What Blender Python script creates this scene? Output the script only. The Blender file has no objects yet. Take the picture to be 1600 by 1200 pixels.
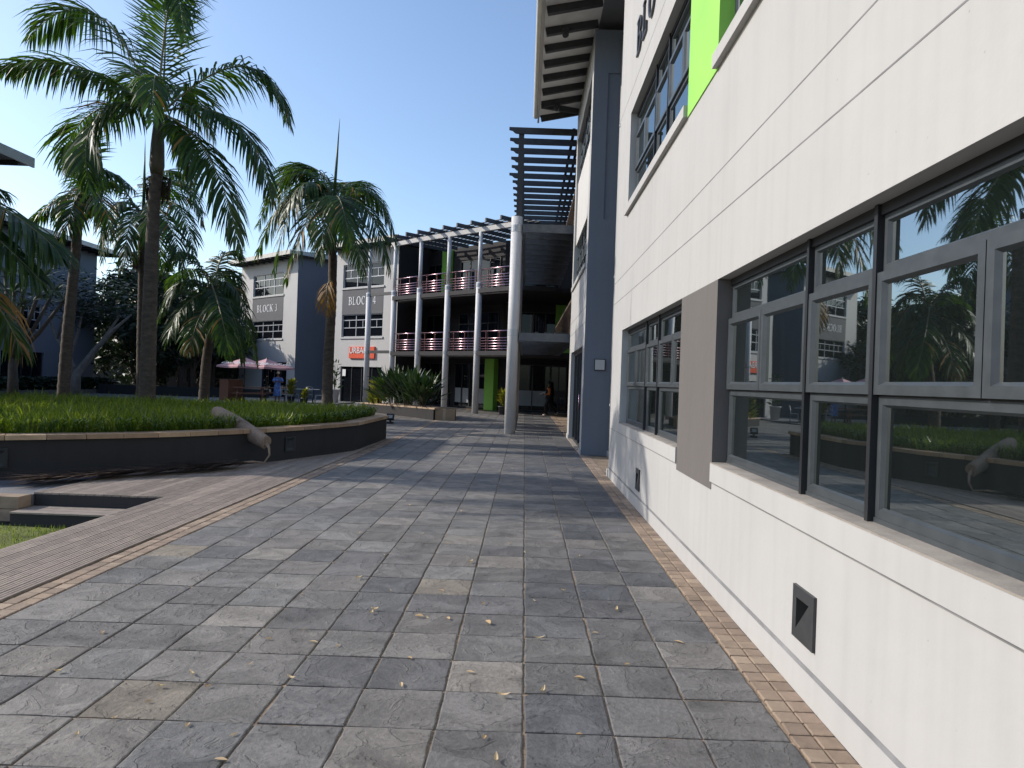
import bpy, math, random
from mathutils import Vector, Matrix
S = bpy.context.scene
COL = S.collection
R = math.radians
V = Vector
rng = random.Random(7)

# ---------------------------------------------------------------- camera
F, H, ROLL, VX, VY = 1118.0, 1.56, 0.035, 820.0, 597.0      # photo pixels (1600 wide)
cam = bpy.data.cameras.new('camera'); camo = bpy.data.objects.new('camera', cam); COL.objects.link(camo)
cam.sensor_fit = 'HORIZONTAL'; cam.sensor_width = 36; cam.lens = 36 * F / 1600
cam.shift_x = (800 - VX) / 1600; cam.shift_y = (VY - 600) / 1600
cam.clip_start = 0.05; cam.clip_end = 2000
c, s = math.cos(ROLL), math.sin(ROLL)
M = Matrix(((c, -s, 0, 0), (0, 0, -1, 0), (s, c, 0, H), (0, 0, 0, 1)))
camo.matrix_world = M
S.camera = camo
def PX(px, py, Y):
    """where a point seen in the photo at (px, py) stands when it is Y metres down the walkway"""
    dx, dy = px - VX, py - VY
    return V(((dx * c + dy * s) / F * Y, Y, H - (dy * c - dx * s) / F * Y))

# ---------------------------------------------------------------- light
EL, AZ = R(31), R(8)
sun_dir = V((-math.cos(EL) * math.cos(AZ), math.cos(EL) * math.sin(AZ), math.sin(EL)))
w = bpy.data.worlds.new('World'); S.world = w; w.use_nodes = True
nt = w.node_tree; bg = nt.nodes['Background']
sky = nt.nodes.new('ShaderNodeTexSky'); sky.sky_type = 'NISHITA'; sky.sun_disc = False
sky.sun_elevation = EL; sky.sun_rotation = math.atan2(sun_dir.x, sun_dir.y)
sky.altitude = 0; sky.air_density = 1.0; sky.dust_density = 1.3; sky.ozone_density = 2.8
nt.links.new(sky.outputs[0], bg.inputs[0]); bg.inputs[1].default_value = 0.138
sl = bpy.data.lights.new('sun', 'SUN'); sl.energy = 2.8; sl.angle = R(0.5); sl.color = (1.0, 0.93, 0.84)
so = bpy.data.objects.new('sun', sl); COL.objects.link(so)
so.rotation_euler = (-sun_dir).to_track_quat('-Z', 'Y').to_euler(); so.location = sun_dir * 60
S.view_settings.view_transform = 'Standard'; S.view_settings.look = 'None'
S.view_settings.exposure = 0.7; S.view_settings.gamma = 1
S.cycles.max_bounces = 8; S.cycles.transparent_max_bounces = 8
S.cycles.sample_clamp_indirect = 6; S.cycles.blur_glossy = 0.25
try: S.cycles.use_denoising = True
except Exception: pass

# ---------------------------------------------------------------- materials
def new_mat(name):
    m = bpy.data.materials.new(name); m.use_nodes = True
    return m, m.node_tree.nodes, m.node_tree.links, m.node_tree.nodes['Principled BSDF']
def node(ns, t, **kw):
    n = ns.new(t)
    for k, v in kw.items(): setattr(n, k, v)
    return n
def mat(name, col, rough=0.6, metal=0.0, var=0.12, scale=3.0, bump=0.0, bscale=60.0, stretch=None, spec=0.5, var2=0.0, scale2=40):
    m, ns, lk, b = new_mat(name)
    b.inputs['Roughness'].default_value = rough; b.inputs['Metallic'].default_value = metal
    b.inputs['Specular IOR Level'].default_value = spec
    tc = node(ns, 'ShaderNodeTexCoord'); src = tc.outputs['Object']
    if stretch:
        mp = node(ns, 'ShaderNodeMapping'); mp.inputs['Scale'].default_value = stretch
        lk.new(src, mp.inputs[0]); src = mp.outputs[0]
    nz = node(ns, 'ShaderNodeTexNoise'); nz.inputs['Scale'].default_value = scale; nz.inputs['Detail'].default_value = 6
    nz.inputs['Roughness'].default_value = 0.6
    lk.new(src, nz.inputs['Vector'])
    rp = node(ns, 'ShaderNodeMapRange'); rp.inputs[1].default_value = 0.3; rp.inputs[2].default_value = 0.7
    rp.inputs[3].default_value = 1 - var; rp.inputs[4].default_value = 1 + var
    lk.new(nz.outputs[0], rp.inputs[0])
    mul = node(ns, 'ShaderNodeVectorMath', operation='SCALE'); mul.inputs[0].default_value = col[:3]
    lk.new(rp.outputs[0], mul.inputs['Scale'])
    out = mul.outputs[0]
    if var2:
        n2 = node(ns, 'ShaderNodeTexNoise'); n2.inputs['Scale'].default_value = scale2; n2.inputs['Detail'].default_value = 3
        lk.new(src, n2.inputs['Vector'])
        r2 = node(ns, 'ShaderNodeMapRange'); r2.inputs[1].default_value = 0.3; r2.inputs[2].default_value = 0.7
        r2.inputs[3].default_value = 1 - var2; r2.inputs[4].default_value = 1 + var2
        lk.new(n2.outputs[0], r2.inputs[0])
        m2 = node(ns, 'ShaderNodeVectorMath', operation='SCALE'); lk.new(out, m2.inputs[0]); lk.new(r2.outputs[0], m2.inputs['Scale'])
        out = m2.outputs[0]
    lk.new(out, b.inputs['Base Color'])
    rr = node(ns, 'ShaderNodeMapRange'); rr.inputs[3].default_value = max(0, rough - 0.08); rr.inputs[4].default_value = min(1, rough + 0.08)
    lk.new(nz.outputs[0], rr.inputs[0]); lk.new(rr.outputs[0], b.inputs['Roughness'])
    if bump:
        nb = node(ns, 'ShaderNodeTexNoise'); nb.inputs['Scale'].default_value = bscale; nb.inputs['Detail'].default_value = 4
        lk.new(src, nb.inputs['Vector'])
        bp = node(ns, 'ShaderNodeBump'); bp.inputs['Strength'].default_value = 1; bp.inputs['Distance'].default_value = bump
        lk.new(nb.outputs[0], bp.inputs['Height']); lk.new(bp.outputs[0], b.inputs['Normal'])
    return m
def leaf_mat(name, c1, c2, trans=0.3, rough=0.4):
    """two greens mixed by the 'tint' attribute of each leaf, light passing through"""
    m, ns, lk, b = new_mat(name)
    at = node(ns, 'ShaderNodeAttribute', attribute_name='tint')
    mx = node(ns, 'ShaderNodeMix', data_type='RGBA'); mx.inputs[6].default_value = (*c1, 1); mx.inputs[7].default_value = (*c2, 1)
    lk.new(at.outputs['Fac'], mx.inputs[0]); lk.new(mx.outputs[2], b.inputs['Base Color'])
    b.inputs['Roughness'].default_value = rough
    tr = node(ns, 'ShaderNodeBsdfTranslucent'); g = node(ns, 'ShaderNodeVectorMath', operation='MULTIPLY')
    g.inputs[1].default_value = (1.3, 1.5, 0.5); lk.new(mx.outputs[2], g.inputs[0]); lk.new(g.outputs[0], tr.inputs[0])
    ms = node(ns, 'ShaderNodeMixShader'); ms.inputs[0].default_value = trans
    lk.new(b.outputs[0], ms.inputs[1]); lk.new(tr.outputs[0], ms.inputs[2])
    lk.new(ms.outputs[0], ns['Material Output'].inputs[0])
    return m
def glass_mat(name, ior=5.0, tint=(0.86, 0.95, 0.97), inner=(0.007, 0.009, 0.009)):
    m, ns, lk, b = new_mat(name)
    d = node(ns, 'ShaderNodeBsdfDiffuse'); d.inputs[0].default_value = (*inner, 1)
    g = node(ns, 'ShaderNodeBsdfGlossy'); g.inputs[0].default_value = (*tint, 1); g.inputs['Roughness'].default_value = 0.014
    fr = node(ns, 'ShaderNodeFresnel'); fr.inputs[0].default_value = ior
    tc = node(ns, 'ShaderNodeTexCoord'); nz = node(ns, 'ShaderNodeTexNoise'); nz.inputs['Scale'].default_value = 1.3
    lk.new(tc.outputs['Object'], nz.inputs['Vector'])
    bp = node(ns, 'ShaderNodeBump'); bp.inputs['Distance'].default_value = 0.0006; bp.inputs['Strength'].default_value = 1
    lk.new(nz.outputs[0], bp.inputs['Height']); lk.new(bp.outputs[0], g.inputs['Normal'])
    # dust film
    n2 = node(ns, 'ShaderNodeTexNoise'); n2.inputs['Scale'].default_value = 5; n2.inputs['Detail'].default_value = 5
    mp = node(ns, 'ShaderNodeMapping'); mp.inputs['Scale'].default_value = (1, 4, 0.5)
    lk.new(tc.outputs['Object'], mp.inputs[0]); lk.new(mp.outputs[0], n2.inputs['Vector'])
    mr = node(ns, 'ShaderNodeMapRange'); mr.inputs[1].default_value = 0.35; mr.inputs[2].default_value = 0.8
    mr.inputs[3].default_value = 1.0; mr.inputs[4].default_value = 1.5
    lk.new(n2.outputs[0], mr.inputs[0])
    sc = node(ns, 'ShaderNodeVectorMath', operation='SCALE'); sc.inputs[0].default_value = inner
    lk.new(mr.outputs[0], sc.inputs['Scale']); lk.new(sc.outputs[0], d.inputs[0])
    ms = node(ns, 'ShaderNodeMixShader'); lk.new(fr.outputs[0], ms.inputs[0]); lk.new(d.outputs[0], ms.inputs[1]); lk.new(g.outputs[0], ms.inputs[2])
    lk.new(ms.outputs[0], ns['Material Output'].inputs[0])
    return m
def plaster(name, col, var=0.04, streak=0.05):
    m, ns, lk, b = new_mat(name)
    b.inputs['Roughness'].default_value = 0.75; b.inputs['Specular IOR Level'].default_value = 0.3
    tc = node(ns, 'ShaderNodeTexCoord')
    n1 = node(ns, 'ShaderNodeTexNoise'); n1.inputs['Scale'].default_value = 0.7; n1.inputs['Detail'].default_value = 8; n1.inputs['Roughness'].default_value = 0.65
    lk.new(tc.outputs['Object'], n1.inputs['Vector'])
    mp = node(ns, 'ShaderNodeMapping'); mp.inputs['Scale'].default_value = (5, 5, 0.25); lk.new(tc.outputs['Object'], mp.inputs[0])
    n2 = node(ns, 'ShaderNodeTexNoise'); n2.inputs['Scale'].default_value = 1.5; n2.inputs['Detail'].default_value = 5; lk.new(mp.outputs[0], n2.inputs['Vector'])
    a = node(ns, 'ShaderNodeMapRange'); a.inputs[1].default_value = .3; a.inputs[2].default_value = .7; a.inputs[3].default_value = 1 - var; a.inputs[4].default_value = 1 + var; lk.new(n1.outputs[0], a.inputs[0])
    d = node(ns, 'ShaderNodeMapRange'); d.inputs[1].default_value = .45; d.inputs[2].default_value = .8; d.inputs[3].default_value = 1; d.inputs[4].default_value = 1 - streak; lk.new(n2.outputs[0], d.inputs[0])
    # small chips and specks
    vo = node(ns, 'ShaderNodeTexNoise'); vo.inputs['Scale'].default_value = 28; vo.inputs['Detail'].default_value = 1; lk.new(tc.outputs['Object'], vo.inputs['Vector'])
    sp = node(ns, 'ShaderNodeMapRange'); sp.inputs[1].default_value = .79; sp.inputs[2].default_value = .82; sp.inputs[3].default_value = 1; sp.inputs[4].default_value = .72; lk.new(vo.outputs[0], sp.inputs[0])
    mm = node(ns, 'ShaderNodeMath', operation='MULTIPLY'); lk.new(a.outputs[0], mm.inputs[0]); lk.new(d.outputs[0], mm.inputs[1])
    m3 = node(ns, 'ShaderNodeMath', operation='MULTIPLY'); lk.new(mm.outputs[0], m3.inputs[0]); lk.new(sp.outputs[0], m3.inputs[1])
    sc = node(ns, 'ShaderNodeVectorMath', operation='SCALE'); sc.inputs[0].default_value = col; lk.new(m3.outputs[0], sc.inputs['Scale'])
    lk.new(sc.outputs[0], b.inputs['Base Color'])
    nb = node(ns, 'ShaderNodeTexNoise'); nb.inputs['Scale'].default_value = 9; nb.inputs['Detail'].default_value = 8; lk.new(tc.outputs['Object'], nb.inputs['Vector'])
    bp = node(ns, 'ShaderNodeBump'); bp.inputs['Distance'].default_value = 0.006; bp.inputs['Strength'].default_value = 0.6; lk.new(nb.outputs[0], bp.inputs['Height']); lk.new(bp.outputs[0], b.inputs['Normal'])
    return m
def tile_mat(name, rough, bump, nscale, amp=0.35, layered=True, spec=.5):
    """stone units: colour from each unit's own 'tint' attribute, relief from noise shifted unit by unit"""
    m, ns, lk, b = new_mat(name); b.inputs['Specular IOR Level'].default_value = spec
    at = node(ns, 'ShaderNodeAttribute', attribute_name='tint')
    rn = node(ns, 'ShaderNodeAttribute', attribute_name='shift')
    tc = node(ns, 'ShaderNodeTexCoord')
    sh = node(ns, 'ShaderNodeVectorMath', operation='MULTIPLY_ADD'); sh.inputs[1].default_value = (37, 53, 91)
    lk.new(rn.outputs['Vector'], sh.inputs[0]); lk.new(tc.outputs['Object'], sh.inputs[2])
    n1 = node(ns, 'ShaderNodeTexNoise'); n1.inputs['Scale'].default_value = nscale; n1.inputs['Detail'].default_value = 7; n1.inputs['Roughness'].default_value = .55; n1.inputs['Distortion'].default_value = 1.2
    lk.new(sh.outputs[0], n1.inputs['Vector'])
    n2 = node(ns, 'ShaderNodeTexNoise'); n2.inputs['Scale'].default_value = nscale * 12; n2.inputs['Detail'].default_value = 6; n2.inputs['Roughness'].default_value = .65
    lk.new(sh.outputs[0], n2.inputs['Vector'])
    a = node(ns, 'ShaderNodeMapRange'); a.inputs[1].default_value = .25; a.inputs[2].default_value = .75; a.inputs[3].default_value = 1 - amp; a.inputs[4].default_value = 1 + amp; lk.new(n1.outputs[0], a.inputs[0])
    a2 = node(ns, 'ShaderNodeMapRange'); a2.inputs[1].default_value = .3; a2.inputs[2].default_value = .7; a2.inputs[3].default_value = 1 - amp * .5; a2.inputs[4].default_value = 1 + amp * .5; lk.new(n2.outputs[0], a2.inputs[0])
    mm = node(ns, 'ShaderNodeMath', operation='MULTIPLY'); lk.new(a.outputs[0], mm.inputs[0]); lk.new(a2.outputs[0], mm.inputs[1])
    sc = node(ns, 'ShaderNodeVectorMath', operation='SCALE'); lk.new(at.outputs['Vector'], sc.inputs[0]); lk.new(mm.outputs[0], sc.inputs['Scale'])
    lk.new(sc.outputs[0], b.inputs['Base Color'])
    r = node(ns, 'ShaderNodeMapRange'); r.inputs[1].default_value = .3; r.inputs[2].default_value = .7; r.inputs[3].default_value = rough - .1; r.inputs[4].default_value = rough + .15; lk.new(n2.outputs[0], r.inputs[0]); lk.new(r.outputs[0], b.inputs['Roughness'])
    hsum = n2.outputs[0]
    if layered:   # riven slate: thin sheets broken off in steps
        st = node(ns, 'ShaderNodeMath', operation='MULTIPLY'); st.inputs[1].default_value = 6; lk.new(n1.outputs[0], st.inputs[0])
        fl = node(ns, 'ShaderNodeMath', operation='FLOOR'); lk.new(st.outputs[0], fl.inputs[0])
        fr = node(ns, 'ShaderNodeMath', operation='FRACT'); lk.new(st.outputs[0], fr.inputs[0])
        ss = node(ns, 'ShaderNodeMapRange', interpolation_type='SMOOTHSTEP'); ss.inputs[1].default_value = 0; ss.inputs[2].default_value = .12; lk.new(fr.outputs[0], ss.inputs[0])
        ad = node(ns, 'ShaderNodeMath', operation='ADD'); lk.new(fl.outputs[0], ad.inputs[0]); lk.new(ss.outputs[0], ad.inputs[1])
        a4 = node(ns, 'ShaderNodeMath', operation='MULTIPLY_ADD'); a4.inputs[1].default_value = 1.1; lk.new(ad.outputs[0], a4.inputs[0])
        m5 = node(ns, 'ShaderNodeMath', operation='MULTIPLY'); m5.inputs[1].default_value = 1.6; lk.new(n2.outputs[0], m5.inputs[0]); lk.new(m5.outputs[0], a4.inputs[2])
        hsum = a4.outputs[0]
    bp = node(ns, 'ShaderNodeBump'); bp.inputs['Distance'].default_value = bump; bp.inputs['Strength'].default_value = 1; lk.new(hsum, bp.inputs['Height']); lk.new(bp.outputs[0], b.inputs['Normal'])
    return m

WHITE = plaster('white_plaster', (0.372, 0.366, 0.357), .045, .075)
PALE = plaster('pale_plaster', (0.48, 0.468, 0.45))
GREYW = plaster('grey_plaster', (0.16, 0.175, 0.20), .05, .05)
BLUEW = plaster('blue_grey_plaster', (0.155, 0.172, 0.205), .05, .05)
PIER = plaster('pier_plaster', (0.118, 0.108, 0.102), .05, .04)
BAND = plaster('band_plaster', (0.12, 0.12, 0.125), .05, .05)
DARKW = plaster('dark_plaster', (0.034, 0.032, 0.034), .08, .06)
LINE = mat('joint_line', (0.17, 0.17, 0.175), .9, var=.3)
SILL = mat('concrete_sill', (0.25, 0.222, 0.19), .85, var=.25, scale=5, bump=.002, bscale=80)
GREEN = mat('green_paint', (0.25, 0.54, 0.075), .6, var=.09, scale=1.2, bump=.002, bscale=12)
FRAME = mat('grey_frame', (0.052, 0.060, 0.066), .4, .2, var=.14, scale=12)
FRAMEL = mat('pale_frame', (0.42, 0.44, 0.46), .4, .2, var=.1)
BLACK = mat('black_frame', (0.012, 0.013, 0.015), .45, var=.15)
CHAR = mat('charcoal_metal', (0.045, 0.047, 0.05), .42, .3, var=.25, scale=9)
GLASS = glass_mat('reflective_glass')
DGLASS = glass_mat('dark_glass', 1.38, (.8, .88, .95), (.006, .007, .009))
FROST = mat('frosted_film', (0.33, 0.35, 0.37), .5, var=.08)
SLATE = tile_mat('slate', .62, .0046, 3.2, .42, spec=.32)
BRICK = tile_mat('brick_pavers', .8, .0015, 6, .2, False)
CAPM = tile_mat('sandstone_coping', .8, .002, 4, .22, False)
GROUT = mat('grout', (0.23, 0.17, 0.115), .95, var=.45, scale=1.7, bump=.004, bscale=90, var2=.3, scale2=60)
PAVE = mat('courtyard_pave', (0.145, 0.145, 0.155), .75, var=.2, scale=1.5, bump=.003, bscale=30)
EARTH = mat('earth', (0.09, 0.065, 0.045), .95, var=.3, scale=4, bump=.01, bscale=30)
LAWN = mat('lawn', (0.13, 0.15, 0.025), .9, var=.4, scale=3, bump=.02, bscale=60, var2=.4, scale2=50)
DECK = tile_mat('deck_boards', .7, .0012, 5, .25, False)
PLANT_WALL = plaster('planter_wall_paint', (0.026, 0.025, 0.026), .1, .12)
TRUNK = mat('palm_bark', (0.085, 0.066, 0.050), .9, var=.4, scale=5, bump=.012, bscale=25, stretch=(1, 1, 2.5), var2=.25)
SHAFT = mat('palm_crownshaft', (0.085, 0.066, 0.038), .6, var=.3, scale=3, stretch=(3, 3, .6))
PALE_BARK = mat('pale_bark', (0.17, 0.155, 0.14), .85, var=.3, scale=5, bump=.006, bscale=30)
DARK_BARK = mat('dark_bark', (0.08, 0.065, 0.05), .9, var=.3, scale=6, bump=.006, bscale=30)
RACH = mat('frond_rib', (0.16, 0.15, 0.06), .5, var=.2)
PALM = leaf_mat('palm_leaf', (0.020, 0.052, 0.010), (0.068, 0.112, 0.018), .40, .42)
DRY = leaf_mat('dry_leaf', (0.30, 0.15, 0.03), (0.20, 0.11, 0.045), .25, .6)
LITTER = leaf_mat('litter', (0.42, 0.27, 0.13), (0.52, 0.41, 0.27), .15, .7)
GRASS = leaf_mat('strap_grass', (0.025, 0.06, 0.010), (0.21, 0.25, 0.025), .45, .38)
BUSH = leaf_mat('bush_leaf', (0.010, 0.028, 0.010), (0.035, 0.068, 0.02), .22, .4)
CROTON = leaf_mat('yellow_leaf', (0.06, 0.11, 0.015), (0.36, 0.30, 0.03), .3, .4)
TREEL = leaf_mat('tree_leaf', (0.010, 0.022, 0.009), (0.022, 0.042, 0.014), .12, .5)
ALOE = leaf_mat('aloe_leaf', (0.05, 0.08, 0.06), (0.085, 0.11, 0.07), .08, .45)
FRUIT = mat('palm_fruit', (0.06, 0.045, 0.025), .7, var=.4, scale=20)
SHEATH = mat('dry_sheath', (0.24, 0.172, 0.125), .75, var=.25, scale=4, bump=.004, bscale=30, stretch=(1, 1, 1), var2=.2)
COLM = mat('column_paint', (0.52, 0.52, 0.525), .6, 0, var=.06, scale=1.5)
STEEL = mat('rail_steel', (0.66, 0.42, 0.47), .24, 1.0, var=.1)
RPOST = mat('rail_post', (0.12, 0.03, 0.035), .4, .3)
TIMB = mat('dark_timber', (0.034, 0.034, 0.038), .55, var=.3, scale=6)
ROOFM = mat('roof_sheet', (0.28, 0.29, 0.30), .45, .4, var=.12)
FASC = mat('fascia', (0.46, 0.44, 0.40), .5, var=.08)
SOFF = mat('soffit_board', (0.80, 0.78, 0.75), .7, var=.08)
WOOD = mat('bench_wood', (0.22, 0.10, 0.06), .6, var=.3, scale=8, stretch=(1, 6, 6))
LETW = mat('white_letter', (0.78, 0.78, 0.77), .4, var=.03)
LETD = mat('dark_letter', (0.06, 0.06, 0.065), .35, .5, var=.1)
REDS = mat('orange_sign', (0.66, 0.085, 0.03), .5, var=.05)
UMBR = mat('umbrella_cloth', (0.50, 0.29, 0.30), .8, var=.08)
CARD = mat('cardboard', (0.33, 0.235, 0.15), .8, var=.12, scale=9)
POT = mat('dark_pot', (0.05, 0.05, 0.055), .6)
WPOT = mat('white_pot', (0.6, 0.6, 0.6), .5)
SKIN = mat('skin', (0.23, 0.115, 0.07), .55, var=.08)
HAIR = mat('dark_hair', (0.02, 0.012, 0.01), .5)
BLUEC = mat('blue_patterned_cloth', (0.14, 0.24, 0.55), .8, var=.6, scale=9, var2=.5, scale2=22)
CAPC = mat('cream_cloth', (0.7, 0.62, 0.5), .8)
ORANGE = mat('orange_cloth', (0.55, 0.16, 0.035), .8)
NAVY = mat('black_cloth', (0.012, 0.013, 0.016), .8)
PAPER = mat('white_paper', (0.8, 0.79, 0.77), .6)
SHOE = mat('pale_shoe', (0.5, 0.42, 0.36), .6)
LATT = mat('lattice_wood', (0.10, 0.065, 0.045), .7, var=.25)

# ---------------------------------------------------------------- mesh builder
class MB:
    def __init__(s): s.v = []; s.f = []; s.m = []; s.t = []; s.sh = []; s.smooth = []
    def face(s, pts, mi=0, tint=None, shift=None, smooth=False):
        i = len(s.v); s.v += [tuple(p) for p in pts]; s.f.append(tuple(range(i, i + len(pts)))); s.m.append(mi)
        s.t.append(tint if tint is not None else (.5, .5, .5)); s.sh.append(shift or (0, 0, 0)); s.smooth.append(smooth)
    def idx(s, faces, i0, mi=0, tint=None, smooth=True):
        for f in faces:
            s.f.append(tuple(i0 + k for k in f)); s.m.append(mi); s.t.append(tint if tint is not None else (.5, .5, .5)); s.sh.append((0, 0, 0)); s.smooth.append(smooth)
    def box(s, lo, hi, mi=0, M=None, tint=None, shift=None, skip=''):
        x0, y0, z0 = lo; x1, y1, z1 = hi
        p = [V(q) for q in ((x0,y0,z0),(x1,y0,z0),(x1,y1,z0),(x0,y1,z0),(x0,y0,z1),(x1,y0,z1),(x1,y1,z1),(x0,y1,z1))]
        if M: p = [M @ q for q in p]
        for k, q in (('b',(3,2,1,0)),('t',(4,5,6,7)),('f',(0,1,5,4)),('r',(1,2,6,5)),('k',(2,3,7,6)),('l',(3,0,4,7))):
            if k not in skip: s.face([p[a] for a in q], mi, tint, shift)
    def bar(s, a, b, wd, ht, mi=0, up=(0,0,1)):
        a, b = V(a), V(b); d = (b - a); L = d.length; d.normalize()
        x = d.cross(V(up))
        if x.length < 1e-4: x = V((1,0,0))
        x.normalize(); z = x.cross(d)
        Mx = Matrix((( x.x, d.x, z.x, a.x),(x.y, d.y, z.y, a.y),(x.z, d.z, z.z, a.z),(0,0,0,1)))
        s.box((-wd/2, 0, -ht/2), (wd/2, L, ht/2), mi, Mx)
    def tube(s, pts, rad, n=8, mi=0, caps=True, smooth=True, tint=None):
        pts = [V(p) for p in pts]; i0 = len(s.v); k = len(pts)
        if not hasattr(rad, '__len__'): rad = [rad] * k
        ref = V((0, 0, 1)); x = None
        for i, p in enumerate(pts):
            d = (pts[min(i + 1, k - 1)] - pts[max(i - 1, 0)]).normalized()
            if x is None:
                x = d.cross(ref)
                if x.length < 1e-3: x = V((1, 0, 0))
            x = (x - d * x.dot(d)).normalized(); y = d.cross(x)
            for j in range(n):
                a = 2 * math.pi * j / n; s.v.append(tuple(p + (x * math.cos(a) + y * math.sin(a)) * rad[i]))
        fs = []
        for i in range(k - 1):
            for j in range(n):
                fs.append((i*n + j, i*n + (j+1) % n, (i+1)*n + (j+1) % n, (i+1)*n + j))
        s.idx(fs, i0, mi, tint, smooth)
        if caps:
            s.idx([tuple(range(n - 1, -1, -1)), tuple((k-1)*n + j for j in range(n))], i0, mi, tint, False)
    def prism(s, poly, z0, z1, mi=0, mt=None, z1b=None, tint=None):
        n = len(poly); zt = z1 if hasattr(z1, '__len__') else [z1] * n
        s.face([(p[0], p[1], zt[i]) for i, p in enumerate(poly)], mi if mt is None else mt, tint)
        s.face([(p[0], p[1], z0) for p in reversed(poly)], mi, tint)
        for i in range(n):
            a, b = poly[i], poly[(i+1) % n]; j = (i+1) % n
            s.face([(a[0],a[1],z0),(b[0],b[1],z0),(b[0],b[1],zt[j]),(a[0],a[1],zt[i])], mi, tint)
    def lathe(s, prof, n=24, mi=0, at=(0,0,0), smooth=True, sx=1, sy=1):
        i0 = len(s.v); k = len(prof)
        for r, z in prof:
            for j in range(n):
                a = 2*math.pi*j/n; s.v.append((at[0] + r*sx*math.cos(a), at[1] + r*sy*math.sin(a), at[2] + z))
        fs = [(i*n+j, i*n+(j+1)%n, (i+1)*n+(j+1)%n, (i+1)*n+j) for i in range(k-1) for j in range(n)]
        s.idx(fs, i0, mi, None, smooth)
        s.idx([tuple(range(n-1,-1,-1)), tuple((k-1)*n+j for j in range(n))], i0, mi, None, False)
    def build(s, name, mats, parent=None, M=None, attr=False, bevel=0):
        off = V((0,0,0))
        vs = s.v
        if M is not None: vs = [tuple(M @ V(p)) for p in vs]
        if parent is not None:
            off = world_loc(parent); vs = [(p[0]-off.x, p[1]-off.y, p[2]-off.z) for p in vs]
        me = bpy.data.meshes.new(name); me.from_pydata(vs, [], s.f)
        if not isinstance(mats, (list, tuple)): mats = [mats]
        for m in mats: me.materials.append(m)
        me.polygons.foreach_set('material_index', s.m); me.polygons.foreach_set('use_smooth', s.smooth)
        if attr:
            a = me.attributes.new('tint', 'FLOAT_COLOR', 'FACE'); sh = me.attributes.new('shift', 'FLOAT_VECTOR', 'FACE')
            fl = []; fs = []
            for t, q in zip(s.t, s.sh): fl += [t[0], t[1], t[2], 1]; fs += list(q)
            a.data.foreach_set('color', fl); sh.data.foreach_set('vector', fs)
        me.update()
        o = bpy.data.objects.new(name, me); COL.objects.link(o)
        if parent is not None: o.parent = parent
        if bevel:
            b = o.modifiers.new('bevel', 'BEVEL'); b.width = bevel; b.segments = 2; b.limit_method = 'ANGLE'
        return o
def world_loc(o):
    p = V(o.location)
    while o.parent is not None: o = o.parent; p += V(o.location)
    return p
def thing(name, label, cat, loc=(0,0,0), group=None):
    o = bpy.data.objects.new(name, None); COL.objects.link(o); o.location = loc; o.empty_display_size = .3
    return tag(o, label, cat, group)
def tag(o, label, cat, group=None):
    o['label'] = label; o['category'] = cat
    if group: o['group'] = group
    return o
def struct(o, kind='structure'):
    o['kind'] = kind; return o
def frame_of(origin, N):
    """wall frame: x to the right as seen from outside, y into the wall, z up"""
    A = -V((N[0], N[1], 0)).normalized(); D = A.cross(V((0, 0, 1)))
    o = origin
    return Matrix(((D.x, A.x, 0, o[0]), (D.y, A.y, 0, o[1]), (0, 0, 1, o[2]), (0, 0, 0, 1)))
def wall_holes(mb, L, Ht, holes, depth, mi=0, mr=None, z0=0.0, x0=0.0):
    xs = sorted({x0, L, *[h[0] for h in holes], *[h[2] for h in holes]}); zs = sorted({z0, Ht, *[h[1] for h in holes], *[h[3] for h in holes]})
    for i in range(len(xs)-1):
        for j in range(len(zs)-1):
            cx, cz = (xs[i]+xs[i+1])/2, (zs[j]+zs[j+1])/2
            if any(h[0] < cx < h[2] and h[1] < cz < h[3] for h in holes): continue
            mb.face([(xs[i],0,zs[j]),(xs[i+1],0,zs[j]),(xs[i+1],0,zs[j+1]),(xs[i],0,zs[j+1])], mi)
    mr = mi if mr is None else mr
    for a, b, a2, b2 in holes:
        d = depth
        mb.face([(a,0,b),(a,0,b2),(a,d,b2),(a,d,b)], mr); mb.face([(a2,0,b),(a2,d,b),(a2,d,b2),(a2,0,b2)], mr)
        mb.face([(a,0,b),(a,d,b),(a2,d,b),(a2,0,b)], mr); mb.face([(a,0,b2),(a2,0,b2),(a2,d,b2),(a,d,b2)], mr)
def ring(mb, x0, z0, x1, z1, w, yf, yb, bev=0.012, mi=0):
    """mitred frame: flat front at yf, sloped inner lip back to the glass, outer sides back to yb"""
    o = [(x0,z0),(x1,z0),(x1,z1),(x0,z1)]; q = [(x0+w,z0+w),(x1-w,z0+w),(x1-w,z1-w),(x0+w,z1-w)]
    e = w + bev; g = [(x0+e,z0+e),(x1-e,z0+e),(x1-e,z1-e),(x0+e,z1-e)]
    for i in range(4):
        j = (i+1) % 4
        mb.face([(o[i][0],yf,o[i][1]),(o[j][0],yf,o[j][1]),(q[j][0],yf,q[j][1]),(q[i][0],yf,q[i][1])], mi)
        mb.face([(q[i][0],yf,q[i][1]),(q[j][0],yf,q[j][1]),(g[j][0],yb,g[j][1]),(g[i][0],yb,g[i][1])], mi)
        mb.face([(o[i][0],yb,o[i][1]),(o[j][0],yb,o[j][1]),(o[j][0],yf,o[j][1]),(o[i][0],yf,o[i][1])], mi)
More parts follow.
